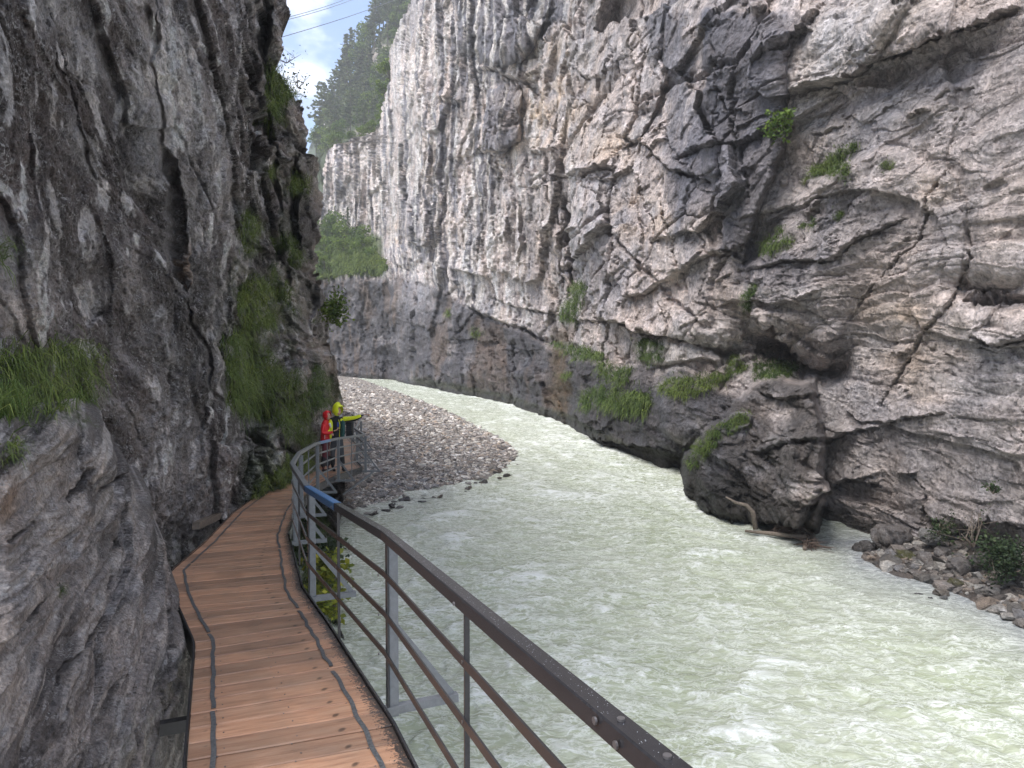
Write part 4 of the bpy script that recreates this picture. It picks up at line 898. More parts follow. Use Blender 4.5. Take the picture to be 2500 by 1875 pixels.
for a in np.arange(3.0, 16, pw):
    (lx, ly), (rx, ry) = edge_at(a+pw/2)
    for f in (.15, .5, .85):
        for dd_ in (-.045, .045):
            q_ = Vector(((lx+(rx-lx)*f)*K, (ly+(ry-ly)*f)*K+dd_, deckz(ly+(ry-ly)*f+dd_/K)+.0015))-off; mb.tube([q_, q_+Vector((0, 0, .003))], .0045, 5)
o = mb.build('screws', M['bolt'], walk); o['kind'] = 'stuff'
brk = [0, 4.6, 7.0, 8.6, 11.5, 15, 21, acc[-1]]
for a0, a1 in zip(brk[:-1], brk[1:]):
    ribbon(offset_line('L', .12, 40, a0, a1-.05), .026, .0035, .008, .003).build('grip_strip', M['rubber'], walk)
    ribbon(offset_line('R', .15, 40, a0+.4, a1+.3 if a1 < acc[-1] else a1), .026, .0035, .008, .005).build('grip_strip', M['rubber'], walk)
for a in (5.2, 7.5, 10.2, 13, 16, 19, 21.5):           # cross beams under the deck, into the rock
    (lx, ly), (rx, ry) = edge_at(a); p0 = Vector((lx*K, ly*K, deckz(ly)-.26)); p1 = Vector((rx*K, ry*K, deckz(ry)-.26)); d = (p1-p0).normalized()
    MB().bar(p0-d*.2-off, p1+d*.05-off, .06, .08).build('cross_beam', M['rail_dark'], walk)
p0 = P(476, 1290, 11.4); p1 = P(545, 1262, 13.0)
tb = MB().bar(P(478, 1284, 10.9), P(552, 1250, 13.2), .10, .10).build('squared_timber', M['deadwood']); tag(tb, 'weathered squared timber lying between the walkway and the left cliff', 'timber')

# railing: posts (layout y, x) along the outer edge
POSTS = [(-1.6, 1.60), (1.45, .42), (4.83, -.90), (7.7, -2.27), (11.0, -3.46), (13.8, -4.20), (17.7, -4.95), (20.7, -5.16), (23.8, -5.01), (25.7, -5.71), (29.3, -6.33), (32.6, -7.4)]
rail = empty('railing', (0, 0, deckz(0))); tag(rail, 'steel railing with three cross rails along the river side of the walkway', 'railing')
Hh = 1.10*K; frac = (.28*K, .555*K, .83*K); UP = Vector((0, 0, 1))
def pp(i): y, x = POSTS[i]; return Vector((x*K, y*K, deckz(y)))-off
def outw(i):
    a = pp(max(i-1, 0)); b_ = pp(min(i+1, len(POSTS)-1)); d = (b_-a); d.z = 0; d.normalize(); return Vector((d.y, -d.x, 0))
for i in range(len(POSTS)):
    p = pp(i); o_ = outw(i); near = POSTS[i][0] < 9
    MB().bar(p+o_*.075-UP*.16, p+o_*.075+UP*(Hh-.035), .030, .062, up=o_, bevel=.004).build('post', M['steel'], rail)
    MB().bar(p+o_*.036-UP*.12, p+o_*.036+UP*(Hh-.03), .050, .009, up=o_).build('post_flange', M['rail_dark'] if near else M['steel'], rail)  # far flanges greyer, with the reflection painted in
    MB().bar(p-o_*.05-UP*.115, p+o_*.50-UP*.115, .055, .05).build('outrigger', M['steel'], rail)
    MB().bar(p+o_*.46-UP*.09, p+o_*.07+UP*.44, .045, .012, up=Vector((-o_.y, o_.x, 0))).build('brace', M['steel'], rail)
g = pp(8); o_ = outw(8); MB().bar(g+o_*.3-UP*.14, g+Vector((-.95, -1.6, -1.05)), .05, .05).build('under_strut', M['steel'], rail)
for i in range(len(POSTS)-1):
    a, b_ = pp(i), pp(i+1); mt = M['rail_dark'] if POSTS[i+1][0] < 8 else M['steel']; d = (b_-a).normalized(); sd_ = Vector((d.y, -d.x, 0)).normalized()  # far bays take a greyer steel that puts the reflection into the colour
    oa, ob = outw(i), outw(i+1)
    h = MB().bar(a+oa*.03+UP*Hh-d*.004, b_+ob*.03+UP*Hh+d*.004, .062, .060, bevel=.005).build('handrail', mt, rail)
    for f in frac:
        MB().bar(a+oa*.02+UP*f, b_+ob*.02+UP*f, .009, .040).build('cross_rail', mt, rail)
    m_ = (a+b_)/2+sd_*.035
    MB().bar(m_-UP*.10, m_+UP*(Hh-.03), .014, .022, up=sd_).build('baluster', M['rail_dark'] if POSTS[i+1][0] < 14 else M['steel'], rail)  # far balusters greyer as well, reflection in the colour
    if POSTS[i][0] < 12:
        for q, zz in ((m_, Hh), (m_, frac[2]), (m_, frac[1]), (m_, frac[0]), (a, frac[2]), (a, frac[1]), (a, frac[0])):
            c_ = Vector(q)+UP*zz-sd_*(.052 if zz == Hh else .016)
            MB().tube([c_, c_-sd_*.006], .008, 8).build('bolt', M['bolt'], rail)
# splice of the handrail close to the camera
a, b_ = pp(1), pp(2); d = (b_-a).normalized(); sd_ = Vector((d.y, -d.x, 0)).normalized()
for tpos, dz in ((.14, -.010), (.24, -.005), (.31, 0.01), (.05, .01)):
    c_ = a+(b_-a)*tpos*.45+UP*(Hh+dz)+sd_*.03; MB().tube([c_-sd_*.035, c_-sd_*.041], .010, 10).build('bolt', M['bolt'], rail)
for tpos in (.10, .20): c_ = a+(b_-a)*tpos*.6+UP*(Hh+.031)+sd_*.03; MB().tube([c_, c_+UP*.006], .010, 10).build('bolt', M['bolt'], rail)
m_b, t, b = mat_new('blue_tape'); tcx = N(t, 'ShaderNodeTexCoord'); n1 = noise(t, 120, 3, .6, tcx.outputs['Object']); r1 = ramp(t, n1.outputs[0], [(.45, (.02, .10, .26)), (.62, (.10, .26, .48))]); t.links.new(r1.outputs[0], b.inputs['Base Color']); b.inputs['Roughness'].default_value = .35
for i, f0, f1_ in ((2, .50, .985), (6, .15, .62)):
    a, b_ = pp(i)+outw(i)*.03, pp(i+1)+outw(i+1)*.03
    mb = MB().bar(a.lerp(b_, f0)+UP*Hh, a.lerp(b_, f1_)+UP*Hh, .066, .064, bevel=.006); mb.build('blue_sleeve', m_b, rail)
# rain drops standing on the near handrail
dm, t, b = mat_new('rain_drops'); b.inputs['Base Color'].default_value = (.55, .56, .6, 1); b.inputs['Roughness'].default_value = .05; b.inputs['Specular IOR Level'].default_value = 1
vs = []; fs = []; rd = np.random.default_rng(3)
for i in (1, 2):
    a, b_ = pp(i)+outw(i)*.03+UP*(Hh+.031), pp(i+1)+outw(i+1)*.03+UP*(Hh+.031); d = (b_-a); sd_ = Vector((d.y, -d.x, 0)).normalized(); dn = d.normalized()
    for k in range(420):
        c_ = a+d*rd.random()+sd_*rd.uniform(-.025, .025); r_ = rd.uniform(.0005, .0013); n0 = len(vs)
        for j in range(5): an = j*1.2566; vs.append(c_+dn*math.cos(an)*r_+sd_*math.sin(an)*r_)
        vs.append(c_+UP*r_*.7); fs += [[n0+j, n0+(j+1) % 5, n0+5] for j in range(5)]
me = bpy.data.meshes.new('rain_drops'); me.from_pydata([tuple(v) for v in vs], [], fs); me.materials.append(dm); me.polygons.foreach_set('use_smooth', [True]*len(fs))
o = bpy.data.objects.new('rain_drops', me); link(o, rail); o['kind'] = 'stuff'
# a bit of railing far away, where the path comes out again
fr = empty('railing', P(827, 918, 62)); tag(fr, 'thin distant railing at the foot of the left cliff where the path reappears', 'railing')
q0 = Vector(P(827, 918, 62))
for dx, dy in ((0, 0), (-.9, .6)):
    MB().bar(Vector((dx, dy, 0)), Vector((dx, dy, 1.75)), .07, .07).build('post', M['steel'], fr)
for z in (.55, 1.1, 1.72): MB().bar(Vector((-2.2, 1.5, z)), Vector((.04, -.02, z)), .04, .05).build('cross_rail', M['steel'], fr)

# ---------------------------------------------------------------- people
M['red'] = plain('red_shell', (.62, .012, .018), .5, nscale=30, namt=.2, bumpd=.006); M['darkred'] = plain('burgundy_cloth', (.10, .012, .022), .7); M['yellow'] = plain('yellow_shell', (.72, .78, .02), .5, nscale=30, namt=.15, bumpd=.006)
M['teal'] = plain('dark_teal_shell', (.012, .07, .065), .6); M['black'] = plain('black_cloth', (.012, .013, .017), .75); M['slate'] = plain('slate_trousers', (.05, .055, .065), .7, nscale=20, namt=.2)
M['skin'] = plain('skin', (.52, .30, .22), .55); M['shirtblue'] = plain('blue_print', (.03, .07, .35), .6); M['white'] = plain('white_cloth', (.7, .7, .68), .7); M['glass'] = plain('phone_glass', (.02, .02, .025), .15)
M['hair'] = plain('brown_hair', (.07, .04, .025), .7)
def skinned(name, chains, mat, parent, sub=2):
    """chains: lists of (point, radius or (rx, ry)); chains whose first point equals an existing vertex are joined there"""
    vs, es, rs = [], [], []
    def idx(p, r):
        for i, q in enumerate(vs):
            if (Vector(q)-Vector(p)).length < 1e-4: return i
        vs.append(tuple(p)); rs.append(r if hasattr(r, '__len__') else (r, r)); return len(vs)-1
    for ch in chains:
        ids = [idx(p, r) for p, r in ch]; es += [(a, b_) for a, b_ in zip(ids[:-1], ids[1:])]
    me = bpy.data.meshes.new(name); me.from_pydata(vs, es, []); o = bpy.data.objects.new(name, me); link(o)
    sm = o.modifiers.new('s', 'SKIN'); sm.use_smooth_shade = True; ss = o.modifiers.new('u', 'SUBSURF'); ss.levels = sub; ss.render_levels = sub
    sv = me.skin_vertices[0].data
    for i, r in enumerate(rs): sv[i].radius = r; sv[i].use_root = (i == 0)
    dg = bpy.context.evaluated_depsgraph_get(); m2 = bpy.data.meshes.new_from_object(o.evaluated_get(dg)); bpy.data.objects.remove(o)
    m2.materials.clear(); m2.materials.append(mat); m2.name = name; m2.polygons.foreach_set('use_smooth', [True]*len(m2.polygons))
    return link(bpy.data.objects.new(name, m2), parent)
def hand(parent, w_, dirv, palm_dn, curl, side):
    """palm and five fingers as one mesh; w_ wrist point, dirv direction"""
    w_ = Vector(w_); d = Vector(dirv).normalized(); u = Vector(palm_dn).normalized(); s = d.cross(u).normalized()*side
    ch = [[(w_, .022), (w_+d*.05, (.036, .018)), (w_+d*.09, (.036, .016))]]
    for k, (o_, ln) in enumerate(((-.028, .070), (-.010, .080), (.010, .074), (.028, .056))):
        c = curl[k] if hasattr(curl, '__len__') else curl; b0 = w_+d*.09; p1 = b0+s*o_+d*.012; p2 = p1+(d*math.cos(c)+u*math.sin(c))*ln*.5; p3 = p2+(d*math.cos(1.8*c)+u*math.sin(1.8*c))*ln*.5
        ch.append([(b0, (.036, .016)), (p1, .010), (p2, .009), (p3, .007)])
    t0 = w_+d*.05; ch.append([(t0, (.036, .018)), (t0-s*.042+d*.012, .012), (t0-s*.058+d*.042+u*.01, .010), (t0-s*.052+d*.068+u*.015, .008)])
    return ch
def head_mesh(parent, c, face, tilt=0):
    """head with brow, nose, mouth and ears: face = horizontal direction looked at"""
    bm = bmesh.new(); bmesh.ops.create_icosphere(bm, subdivisions=3, radius=1); f = Vector(face).normalized(); s = f.cross(UP).normalized()
    for v in bm.verts:
        p = v.co.copy(); x, y, z = p.x, p.y, p.z      # local: y forward
        sx, sy, sz = .075, .092, .118; q = Vector((x*sx, y*sy, z*sz))
        if z < -.2: q.x *= 1-.28*(-z-.2); q.y *= 1-.12*(-z-.2)
        if y > .8 and abs(x) < .22: q.y += .020*max(0, 1-abs(z+.15)/.28)*(1-abs(x)/.22)      # nose
        if y > .6 and .1 < abs(x) < .5 and abs(z-.1) < .18: q.y -= .008                       # eye sockets
        if y > .75 and abs(x) < .3 and abs(z+.45) < .1: q.y -= .004                           # mouth line
        if abs(y) < .25 and abs(x) > .85 and abs(z) < .3: q.x *= 1.12                         # ears
        w_ = Vector(c)+s*q.x+f*q.y+UP*(q.z)-f*0+UP*(-math.sin(tilt)*q.y)
        v.co = w_
    me = bpy.data.meshes.new('head'); bm.to_mesh(me); bm.free(); me.materials.append(M['skin']); me.polygons.foreach_set('use_smooth', [True]*len(me.polygons)); link(bpy.data.objects.new('head', me), parent)
    e = MB()
    for sx in (-1, 1):
        c_ = Vector(c)+s*sx*.032+f*.083+UP*.012; e.tube([c_, c_+f*.004], .010, 8)
    e.build('eye', M['black'], parent)
    e = MB(); c_ = Vector(c)+f*.086-UP*.052; e.bar(c_-s*.022, c_+s*.022, .005, .008).build('mouth', M['darkred'], parent)
def hood(parent, c, face, mat, brim=.05, R0=(.118, .14, .15), tip=0):
    bm = bmesh.new(); bmesh.ops.create_icosphere(bm, subdivisions=4, radius=1); f = Vector(face).normalized(); s = f.cross(UP).normalized()
    dele = [v for v in bm.verts if v.co.y > .48 and v.co.z < .50+.15*v.co.y and abs(v.co.x) < .68]
    bmesh.ops.delete(bm, geom=dele, context='VERTS')
    for v in bm.verts:
        p = v.co; q = Vector((p.x*R0[0], p.y*R0[1], p.z*R0[2]))
        if p.z > .45 and p.y > .35: q.y += brim*(p.y-.35)*1.6; q.z -= .01*(p.y-.3)
        if p.z > .3 and p.y < .3: q.z += tip*(p.z-.3)
        if p.z < -.5: q.x *= 1.0+.25*(-p.z-.5); q.y *= .9
        q *= 1+.03*math.sin(p.x*9+p.z*7)*math.cos(p.y*8)
        v.co = Vector(c)+s*q.x+f*q.y+UP*q.z
    geom = bmesh.ops.solidify(bm, geom=bm.faces[:], thickness=.006)
    me = bpy.data.meshes.new('hood'); bm.to_mesh(me); bm.free(); me.materials.append(mat); me.polygons.foreach_set('use_smooth', [True]*len(me.polygons)); return link(bpy.data.objects.new('hood', me), parent)

# the man in the yellow hood; +x is towards the river, -y towards the camera
MX, MY = -5.52, 22.3
man = empty('person', (MX*K, MY*K, deckz(MY))); tag(man, 'taller hiker in a yellow hooded jacket over black, left arm stretched out pointing', 'person', 'hikers on the walkway')
lw = Vector((.80, -.06, 1.635))
skinned('body', [[((0, 0, .98), (.13, .10)), ((0, 0, 1.12), (.125, .095)), ((.01, 0, 1.30), (.145, .10)), ((.02, 0, 1.46), (.15, .095)), ((.02, 0, 1.56), .07), ((.03, -.01, 1.66), .052)],
    [((.02, 0, 1.46), (.15, .095)), ((.21, 0, 1.51), .06), ((.50, -.04, 1.535), .045), (tuple(lw), .022)] , [((.02, 0, 1.46), (.15, .095)), ((-.19, 0, 1.50), .06), ((-.30, -.02, 1.22), .045), ((-.16, -.20, 1.10), .03)],
    [((0, 0, .98), (.13, .10)), ((.10, 0, .90), .09), ((.14, -.02, .50), .06), ((.17, 0, .09), .045)], [((0, 0, .98), (.13, .10)), ((-.10, 0, .90), .09), ((-.12, -.03, .50), .06), ((-.13, .02, .09), .045)]], M['black'], man)
skinned('trousers', [[((0, 0, 1.04), (.145, .115)), ((0, 0, .93), (.15, .12)), ((.10, 0, .82), .098), ((.14, -.02, .50), .075), ((.165, 0, .14), .062)], [((0, 0, .93), (.15, .12)), ((-.10, 0, .82), .098), ((-.12, -.03, .50), .075), ((-.13, .02, .14), .062)]], M['slate'], man)
skinned('gaiter', [[((.140, -.02, .52), .080), ((.165, 0, .14), .068)]], M['black'], man); skinned('gaiter', [[((-.12, -.03, .52), .080), ((-.13, .02, .14), .068)]], M['black'], man)
skinned('boot', [[((.165, .02, .10), .055), ((.175, .0, .045), (.05, .045)), ((.25, -.08, .04), (.045, .04))]], M['black'], man); skinned('boot', [[((-.13, .03, .10), .055), ((-.12, .02, .045), (.05, .045)), ((-.05, -.08, .04), (.045, .04))]], M['black'], man)
skinned('jacket_sleeve', [[((.17, .0, 1.50), .085), ((.33, -.02, 1.515), .072), ((.52, -.04, 1.54), .062), ((.73, -.06, 1.61), .05)]], M['yellow'], man)
skinned('sleeve_underside', [[((.20, .0, 1.455), .062), ((.34, -.02, 1.47), .055), ((.53, -.04, 1.495), .048), ((.74, -.055, 1.590), .034)]], M['black'], man)
skinned('jacket_front', [[((.155, .0, 1.50), (.075, .10)), ((.165, -.01, 1.32), (.062, .11)), ((.155, -.01, 1.10), (.058, .115)), ((.15, -.01, .92), (.05, .11))]], M['teal'], man)
skinned('jacket_yoke', [[((.10, -.02, 1.53), (.07, .09)), ((.155, -.03, 1.43), (.07, .10))]], M['yellow'], man)
skinned('jacket_front', [[((-.12, .0, 1.52), (.08, .10)), ((-.155, -.02, 1.32), (.062, .11)), ((-.15, -.02, 1.10), (.05, .11)), ((-.14, -.02, .92), (.045, .10))]], M['yellow'], man)
skinned('jacket_sleeve', [[((-.17, 0, 1.48), .08), ((-.29, -.01, 1.24), .065), ((-.17, -.18, 1.12), .05)]], M['yellow'], man)
skinned('jacket_back', [[((0, .06, 1.50), (.15, .07)), ((0, .06, 1.2), (.15, .07)), ((0, .06, .95), (.15, .06))]], M['teal'], man)
MB().box((.06, -.10, 1.36), .05, .012, .13).build('shirt_print', M['shirtblue'], man)
MB().tube([(.085, -.12, 1.50), (.12, -.125, 1.35), (.105, -.125, 1.1), (.11, -.12, .92)], .008, 6).build('zip_edge', M['yellow'], man)
skinned('collar', [[((.08, -.08, 1.575), .03), ((.13, -.05, 1.60), .035), ((.12, .03, 1.62), .03)]], plain('grey_lining', (.35, .36, .38), .7), man)
skinned('hand', hand(man, lw, (1, -.03, .12), (0, 0, -1), (.1, .5, .8, .9), 1), M['skin'], man, 1)
skinned('hand', hand(man, (-.16, -.20, 1.10), (.8, -.5, .1), (0, 0, -1), .8, -1), M['skin'], man, 1)
fdir = (.90, -.42, 0); head_mesh(man, (.045, -.035, 1.735), fdir, .25); hood(man, (.035, -.015, 1.765), fdir, M['yellow'], brim=.13, R0=(.140, .165, .175), tip=.08)
bp = empty('backpack', (MX*K+.33, MY*K+.16, deckz(MY)+1.02)); tag(bp, 'black ribbed backpack slung behind the man in yellow, under his outstretched arm', 'backpack')
mb = MB()
for k in range(7): mb.box((0, 0, .06*k), .17+.01*math.sin(k), .20, .052)
mb.box((0, 0, .18), .15, .18, .42); mb.build('bag_body', M['black'], bp); MB().tube([(-.07, -.10, .40), (-.12, -.16, .28), (-.10, -.14, .05)], .012, 6).build('strap', M['black'], bp)

WX, WY = -5.86, 22.2
wom = empty('person', (WX*K, WY*K, deckz(WY))); tag(wom, 'shorter hiker in a red hooded jacket and burgundy trousers looking at a phone', 'person', 'hikers on the walkway')
skinned('body', [[((0, 0, .90), (.11, .12)), ((0, 0, 1.1), (.10, .11)), ((.02, 0, 1.32), (.10, .12)), ((.03, 0, 1.44), .06), ((.05, 0, 1.52), .05)], [((0, 0, .90), (.11, .12)), ((.02, -.08, .80), .08), ((.0, -.09, .45), .055), ((-.05, -.08, .08), .04)], [((0, 0, .90), (.11, .12)), ((.0, .08, .80), .08), ((.03, .10, .45), .055), ((.04, .10, .08), .04)]], M['darkred'], wom)
skinned('trousers', [[((0, 0, .92), (.125, .135)), ((.02, -.08, .78), .095), ((.0, -.09, .45), .075), ((-.05, -.08, .13), .072)], [((0, 0, .92), (.125, .135)), ((.0, .08, .78), .095), ((.03, .10, .45), .075), ((.04, .10, .13), .072)]], M['darkred'], wom)
skinned('gaiter', [[((.0, -.09, .50), .082), ((-.05, -.08, .13), .08)]], M['black'], wom); skinned('gaiter', [[((.03, .10, .50), .082), ((.04, .10, .13), .08)]], M['black'], wom)
skinned('boot', [[((-.07, -.08, .09), .05), ((-.04, -.08, .045), .045), ((.08, -.09, .04), .04)]], M['black'], wom); skinned('boot', [[((.02, .10, .09), .05), ((.05, .10, .045), .045), ((.17, .09, .04), .04)]], M['black'], wom)
skinned('jacket', [[((.0, 0, .80), (.15, .16)), ((.0, 0, .98), (.145, .155)), ((.0, 0, 1.15), (.125, .145)), ((.0, 0, 1.33), (.13, .16)), ((.02, 0, 1.44), (.09, .11)), ((.04, 0, 1.50), .075)]], M['red'], wom)
skinned('jacket_sleeve', [[((.0, -.15, 1.38), .075), ((-.03, -.20, 1.12), .062), ((.20, -.16, 1.13), .048), ((.26, -.14, 1.17), .04)]], M['red'], wom)
skinned('jacket_sleeve', [[((.0, .15, 1.38), .075), ((.05, .19, 1.14), .062), ((.24, .06, 1.24), .045)]], M['red'], wom)
skinned('hand', hand(wom, (.27, -.14, 1.18), (.9, .1, .3), (0, .3, 1), .6, 1), M['skin'], wom, 1); skinned('hand', hand(wom, (.25, .05, 1.25), (.9, -.2, -.1), (0, -.5, -.5), .6, -1), M['skin'], wom, 1)
skinned('scarf', [[((.13, -.04, 1.40), .04), ((.15, -.02, 1.33), .035), ((.17, -.01, 1.26), .02)]], M['white'], wom)
fd = (.93, -.36, 0); head_mesh(wom, (.075, -.01, 1.595), fd, .2); hood(wom, (.055, .0, 1.615), fd, M['red'], brim=.03, R0=(.115, .13, .14))
for k in range(3): pass
MB().box((.03, -.165, 1.02), .012, .01, .13).build('pocket_zip', M['white'], wom)
ph = MB().box((0, 0, 0), .15, .078, .010, Matrix.Rotation(.35, 3, 'Y')).build('phone', M['glass']); ph.location = (WX*K+.40, WY*K-.10, deckz(WY)+1.225); tag(ph, 'dark smartphone in the hands of the hiker in red', 'phone')

# ---------------------------------------------------------------- grass
def blades(name, P0, Nn, ln, wd, mat, rng, droop=1.0, upw=.7):
    n = len(P0); up = np.array([0, 0, 1.]); d0 = Nn*.55+up*upw+rng.normal(0, .38, (n, 3)); d0 /= np.linalg.norm(d0, axis=1, keepdims=True)
    l = (ln*rng.uniform(.45, 1.25, n))[:, None]; side = np.cross(d0, up+rng.normal(0, .3, (n, 3))); side /= np.linalg.norm(side, axis=1, keepdims=True)+1e-6; side *= wd*.5*rng.uniform(.6, 1.4, (n, 1))
    p1 = P0+d0*l*.42; d1 = d0*.6-up*droop*.55+Nn*.3; d1 /= np.linalg.norm(d1, axis=1, keepdims=True); p2 = p1+d1*l*.38; d2 = d1*.5-up*droop; d2 /= np.linalg.norm(d2, axis=1, keepdims=True); p3 = p2+d2*l*.32
    V = np.stack([P0-side, P0+side, p1-side*.9, p1+side*.9, p2-side*.6, p2+side*.6, p3], 1); b0 = np.arange(n)[:, None]*7
    f = np.array([[0, 1, 3], [0, 3, 2], [2, 3, 5], [2, 5, 4], [4, 5, 6]]); F_ = (f[None]+b0[:, :, None]).reshape(-1, 3)
    return V.reshape(-1, 3), F_
rgr = np.random.default_rng(21)
for (sn, poly, nb, ln, wd, lb) in GRASS:
    pts, nn_ = surf_pts(sn, nb, [(a*DS, b_*DS) for a, b_ in poly], rgr)
    if len(pts) == 0: print('NO GRASS', lb); continue
    kp = gn(pts[:, 0]/(ln*1.1)+pts[:, 1]/(ln*1.3), pts[:, 2]/(ln*.9), 55)+rgr.normal(0, .18, len(pts)) > -.12; pts, nn_ = pts[kp], nn_[kp]
    # clumping: draw the points towards some tuft centres
    kc = max(4, nb//70); cidx = rgr.integers(0, len(pts), kc); cc = pts[cidx]; near = rgr.integers(0, kc, len(pts))
    dm_ = ((pts[:, None, :]-cc[None, :, :])**2).sum(-1) if len(pts)*kc < 4e6 else None
    if dm_ is not None: near = dm_.argmin(1)
    pts = pts*.65+cc[near]*.35; lnv = ln*(.72 if sn == 'cliff_right' else 1)*(.75+.5*rgr.random(kc))[near]
    jt = rgr.normal(0, 1, pts.shape)*ln*.30*(rgr.random((len(pts), 1))**2); jt -= nn_*(jt*nn_).sum(1, keepdims=True); pts = pts+jt
    V_, F_ = blades('grass', pts-nn_*.02, nn_, lnv, wd, None, rgr, upw=.35 if sn != 'rock_buttress' else .8)
    o = np_obj('grass', V_, F_, M['grass'] if sn != 'cliff_right' else M['grass_far']); o['kind'] = 'stuff'; o['label'] = lb
# the green shelf below the far wall
pts, nn_ = surf_pts('cliff_right', 9000, [(770, 690), (790, 625), (870, 600), (930, 632), (950, 665), (900, 672), (840, 668)], rgr)
V_, F_ = blades('grass', pts, nn_, 1.3*np.ones(len(pts)), .14, None, rgr, upw=.6); o = np_obj('grass', V_, F_, M['grass_far']); o['kind'] = 'stuff'; o['label'] = 'dense low green growth on the sloping shelf at the far bend'

# ---------------------------------------------------------------- trees and shrubs
def quads(Pc, size, rng, flat=.4, elong=1.6):
    n = len(Pc); a = rng.normal(size=(n, 3)); a[:, 2] *= flat; a /= np.linalg.norm(a, axis=1, keepdims=True); b_ = rng.normal(size=(n, 3)); b_ -= a*(a*b_).sum(1, keepdims=True); b_ /= np.linalg.norm(b_, axis=1, keepdims=True)
    s = size[:, None] if hasattr(size, '__len__') else size; A = a*s*.5*elong; B_ = b_*s*.5
    V = np.stack([Pc-A, Pc+B_, Pc+A, Pc-B_], 1).reshape(-1, 3); F_ = np.arange(4*n).reshape(n, 4); return V, F_
def conifer_mesh(h, rad, rng, sparse=.0, pine=False):
    mb = MB(); tr = [(0, 0, -1), (0, 0, 0), (rng.normal(0, .03)*h, 0, h*.5), (rng.normal(0, .03)*h, rng.normal(0, .02)*h, h*.97)]; mb.tube(tr, [.018*h, .016*h, .010*h, .002*h], 5)
    pts = []; z = h*(.30 if pine else .15)
    while z < h*.98:
        f = (z/h-.12)/.88; L_ = rad*((1-f)**.75 if not pine else (.35+.9*math.sin(min(1, f*1.15)*math.pi*.75)**.8*(1-f*.35)))*rng.uniform(.6, 1.15)
        nb = rng.integers(3, 6)
        for k in range(nb):
            if rng.random() < sparse: continue
            a = rng.random()*6.28; L2 = L_*rng.uniform(.5, 1.1); m = max(3, int(L2*5)); dirz = -.25*(1-f)+(.25 if pine else 0)
            e = (math.cos(a)*L2, math.sin(a)*L2, z+dirz*L2*.8)
            mb.tube([(0, 0, z), e], [.006*h*(1-f)+.01, .008], 3, cap=False)
            for j in range(m):
                q = rng.uniform(.2, 1.05); pts.append((math.cos(a)*L2*q+rng.normal(0, .12), math.sin(a)*L2*q+rng.normal(0, .12), z+dirz*L2*.8*q+rng.normal(0, .10)))
        z += h*rng.uniform(.028, .05)
    V, F_ = quads(np.array(pts), rng.uniform(.28, .62, len(pts)), rng, .25, 1.9); return mb, V, F_
def broad_mesh(h, rad, rng, n=900, leaf=.34, trunk=.45):
    mb = MB(); top = (rng.normal(0, .05)*h, rng.normal(0, .05)*h, h*.8); mb.tube([(0, 0, -.5), (0, 0, h*.3), top], [.022*h, .018*h, .005*h], 5); cl = []
    for k in range(int(9+4*rng.random())):
        a = rng.random()*6.28; z = h*rng.uniform(trunk*.8, .95); r = rad*rng.uniform(.2, .85)*(1-.5*abs(z/h-.65)); c = np.array([math.cos(a)*r, math.sin(a)*r, z]); cl.append((c, rad*rng.uniform(.28, .5)))
        mb.tube([(0, 0, z*.6), tuple(c)], [.008*h, .003*h], 4, cap=False)
    pts = []
    for c, r in cl:
        m = n//len(cl); d = rng.normal(size=(m, 3)); d /= np.linalg.norm(d, axis=1, keepdims=True); pts.append(c+d*r*rng.uniform(.55, 1.08, (m, 1))*np.array([1, 1, .8]))
    V, F_ = quads(np.concatenate(pts), rng.uniform(.6, 1.2, sum(len(p) for p in pts))*leaf, rng, .8, 1.3); return mb, V, F_
rt = np.random.default_rng(31)
def proto(name, builder, leafm, parts=('trunk', 'crown')):
    mb, V, F_ = builder; root = empty(name); mb.build(parts[0], M['bark'], root); np_obj(parts[1], V, F_, leafm, root); return root
def protos_of(kind):
    if kind == 'spruce': return [proto('spruce_tree', conifer_mesh(12, 1.9, rt, .12), M['needle']) for _ in range(2)]
    if kind == 'pine': return [proto('pine_tree', conifer_mesh(12, 2.4, rt, .35, True), M['needle']) for _ in range(3)]
    if kind == 'broad': return [proto('broadleaf_tree', broad_mesh(8, 2.8, rt, 1300, .36), M['leaf']) for _ in range(3)]
    return [proto('bush', broad_mesh(3.0, 1.9, rt, 800, .24, .2), M['leaf']) for _ in range(2)]
PR = {k: [[r, False] for r in protos_of(k)] for k in ('spruce', 'pine', 'broad', 'bush')}
def place(kind, v, loc_, s, label, cat, group):
    e = PR[kind][v % len(PR[kind])]; o = e[0] if not e[1] else copy_tree(e[0]); e[1] = True
    o.location = Vector(loc_); o.rotation_euler[2] = random.random()*6.28; o.scale = (s, s, s*random.uniform(.95, 1.1)); tag(o, label, cat, group); return o
hp = SURF['hillside']; hpx, hpy, hV = hp[0], hp[1], hp[2]
def hill_at(px, py):
    i = np.argmin((hpx-px)**2+(hpy-py)**2); return hV.reshape(-1, 3)[i]
skyl = [(945, -20), (918, 70), (893, 105), (868, 150), (842, 195), (830, 240), (812, 285), (796, 318), (780, 345)]
lab = {'spruce': ('slender dark spruce standing on the mountainside beyond the cliff rim', 'tree', 'spruces on the wooded mountainside'), 'pine': ('open crowned grey green pine on the mountainside beyond the cliff rim', 'tree', 'pines on the wooded mountainside'), 'broad': ('fresh green broadleaf tree among the conifers on the mountainside', 'tree', 'broadleaf trees on the wooded mountainside')}
cnt = 0
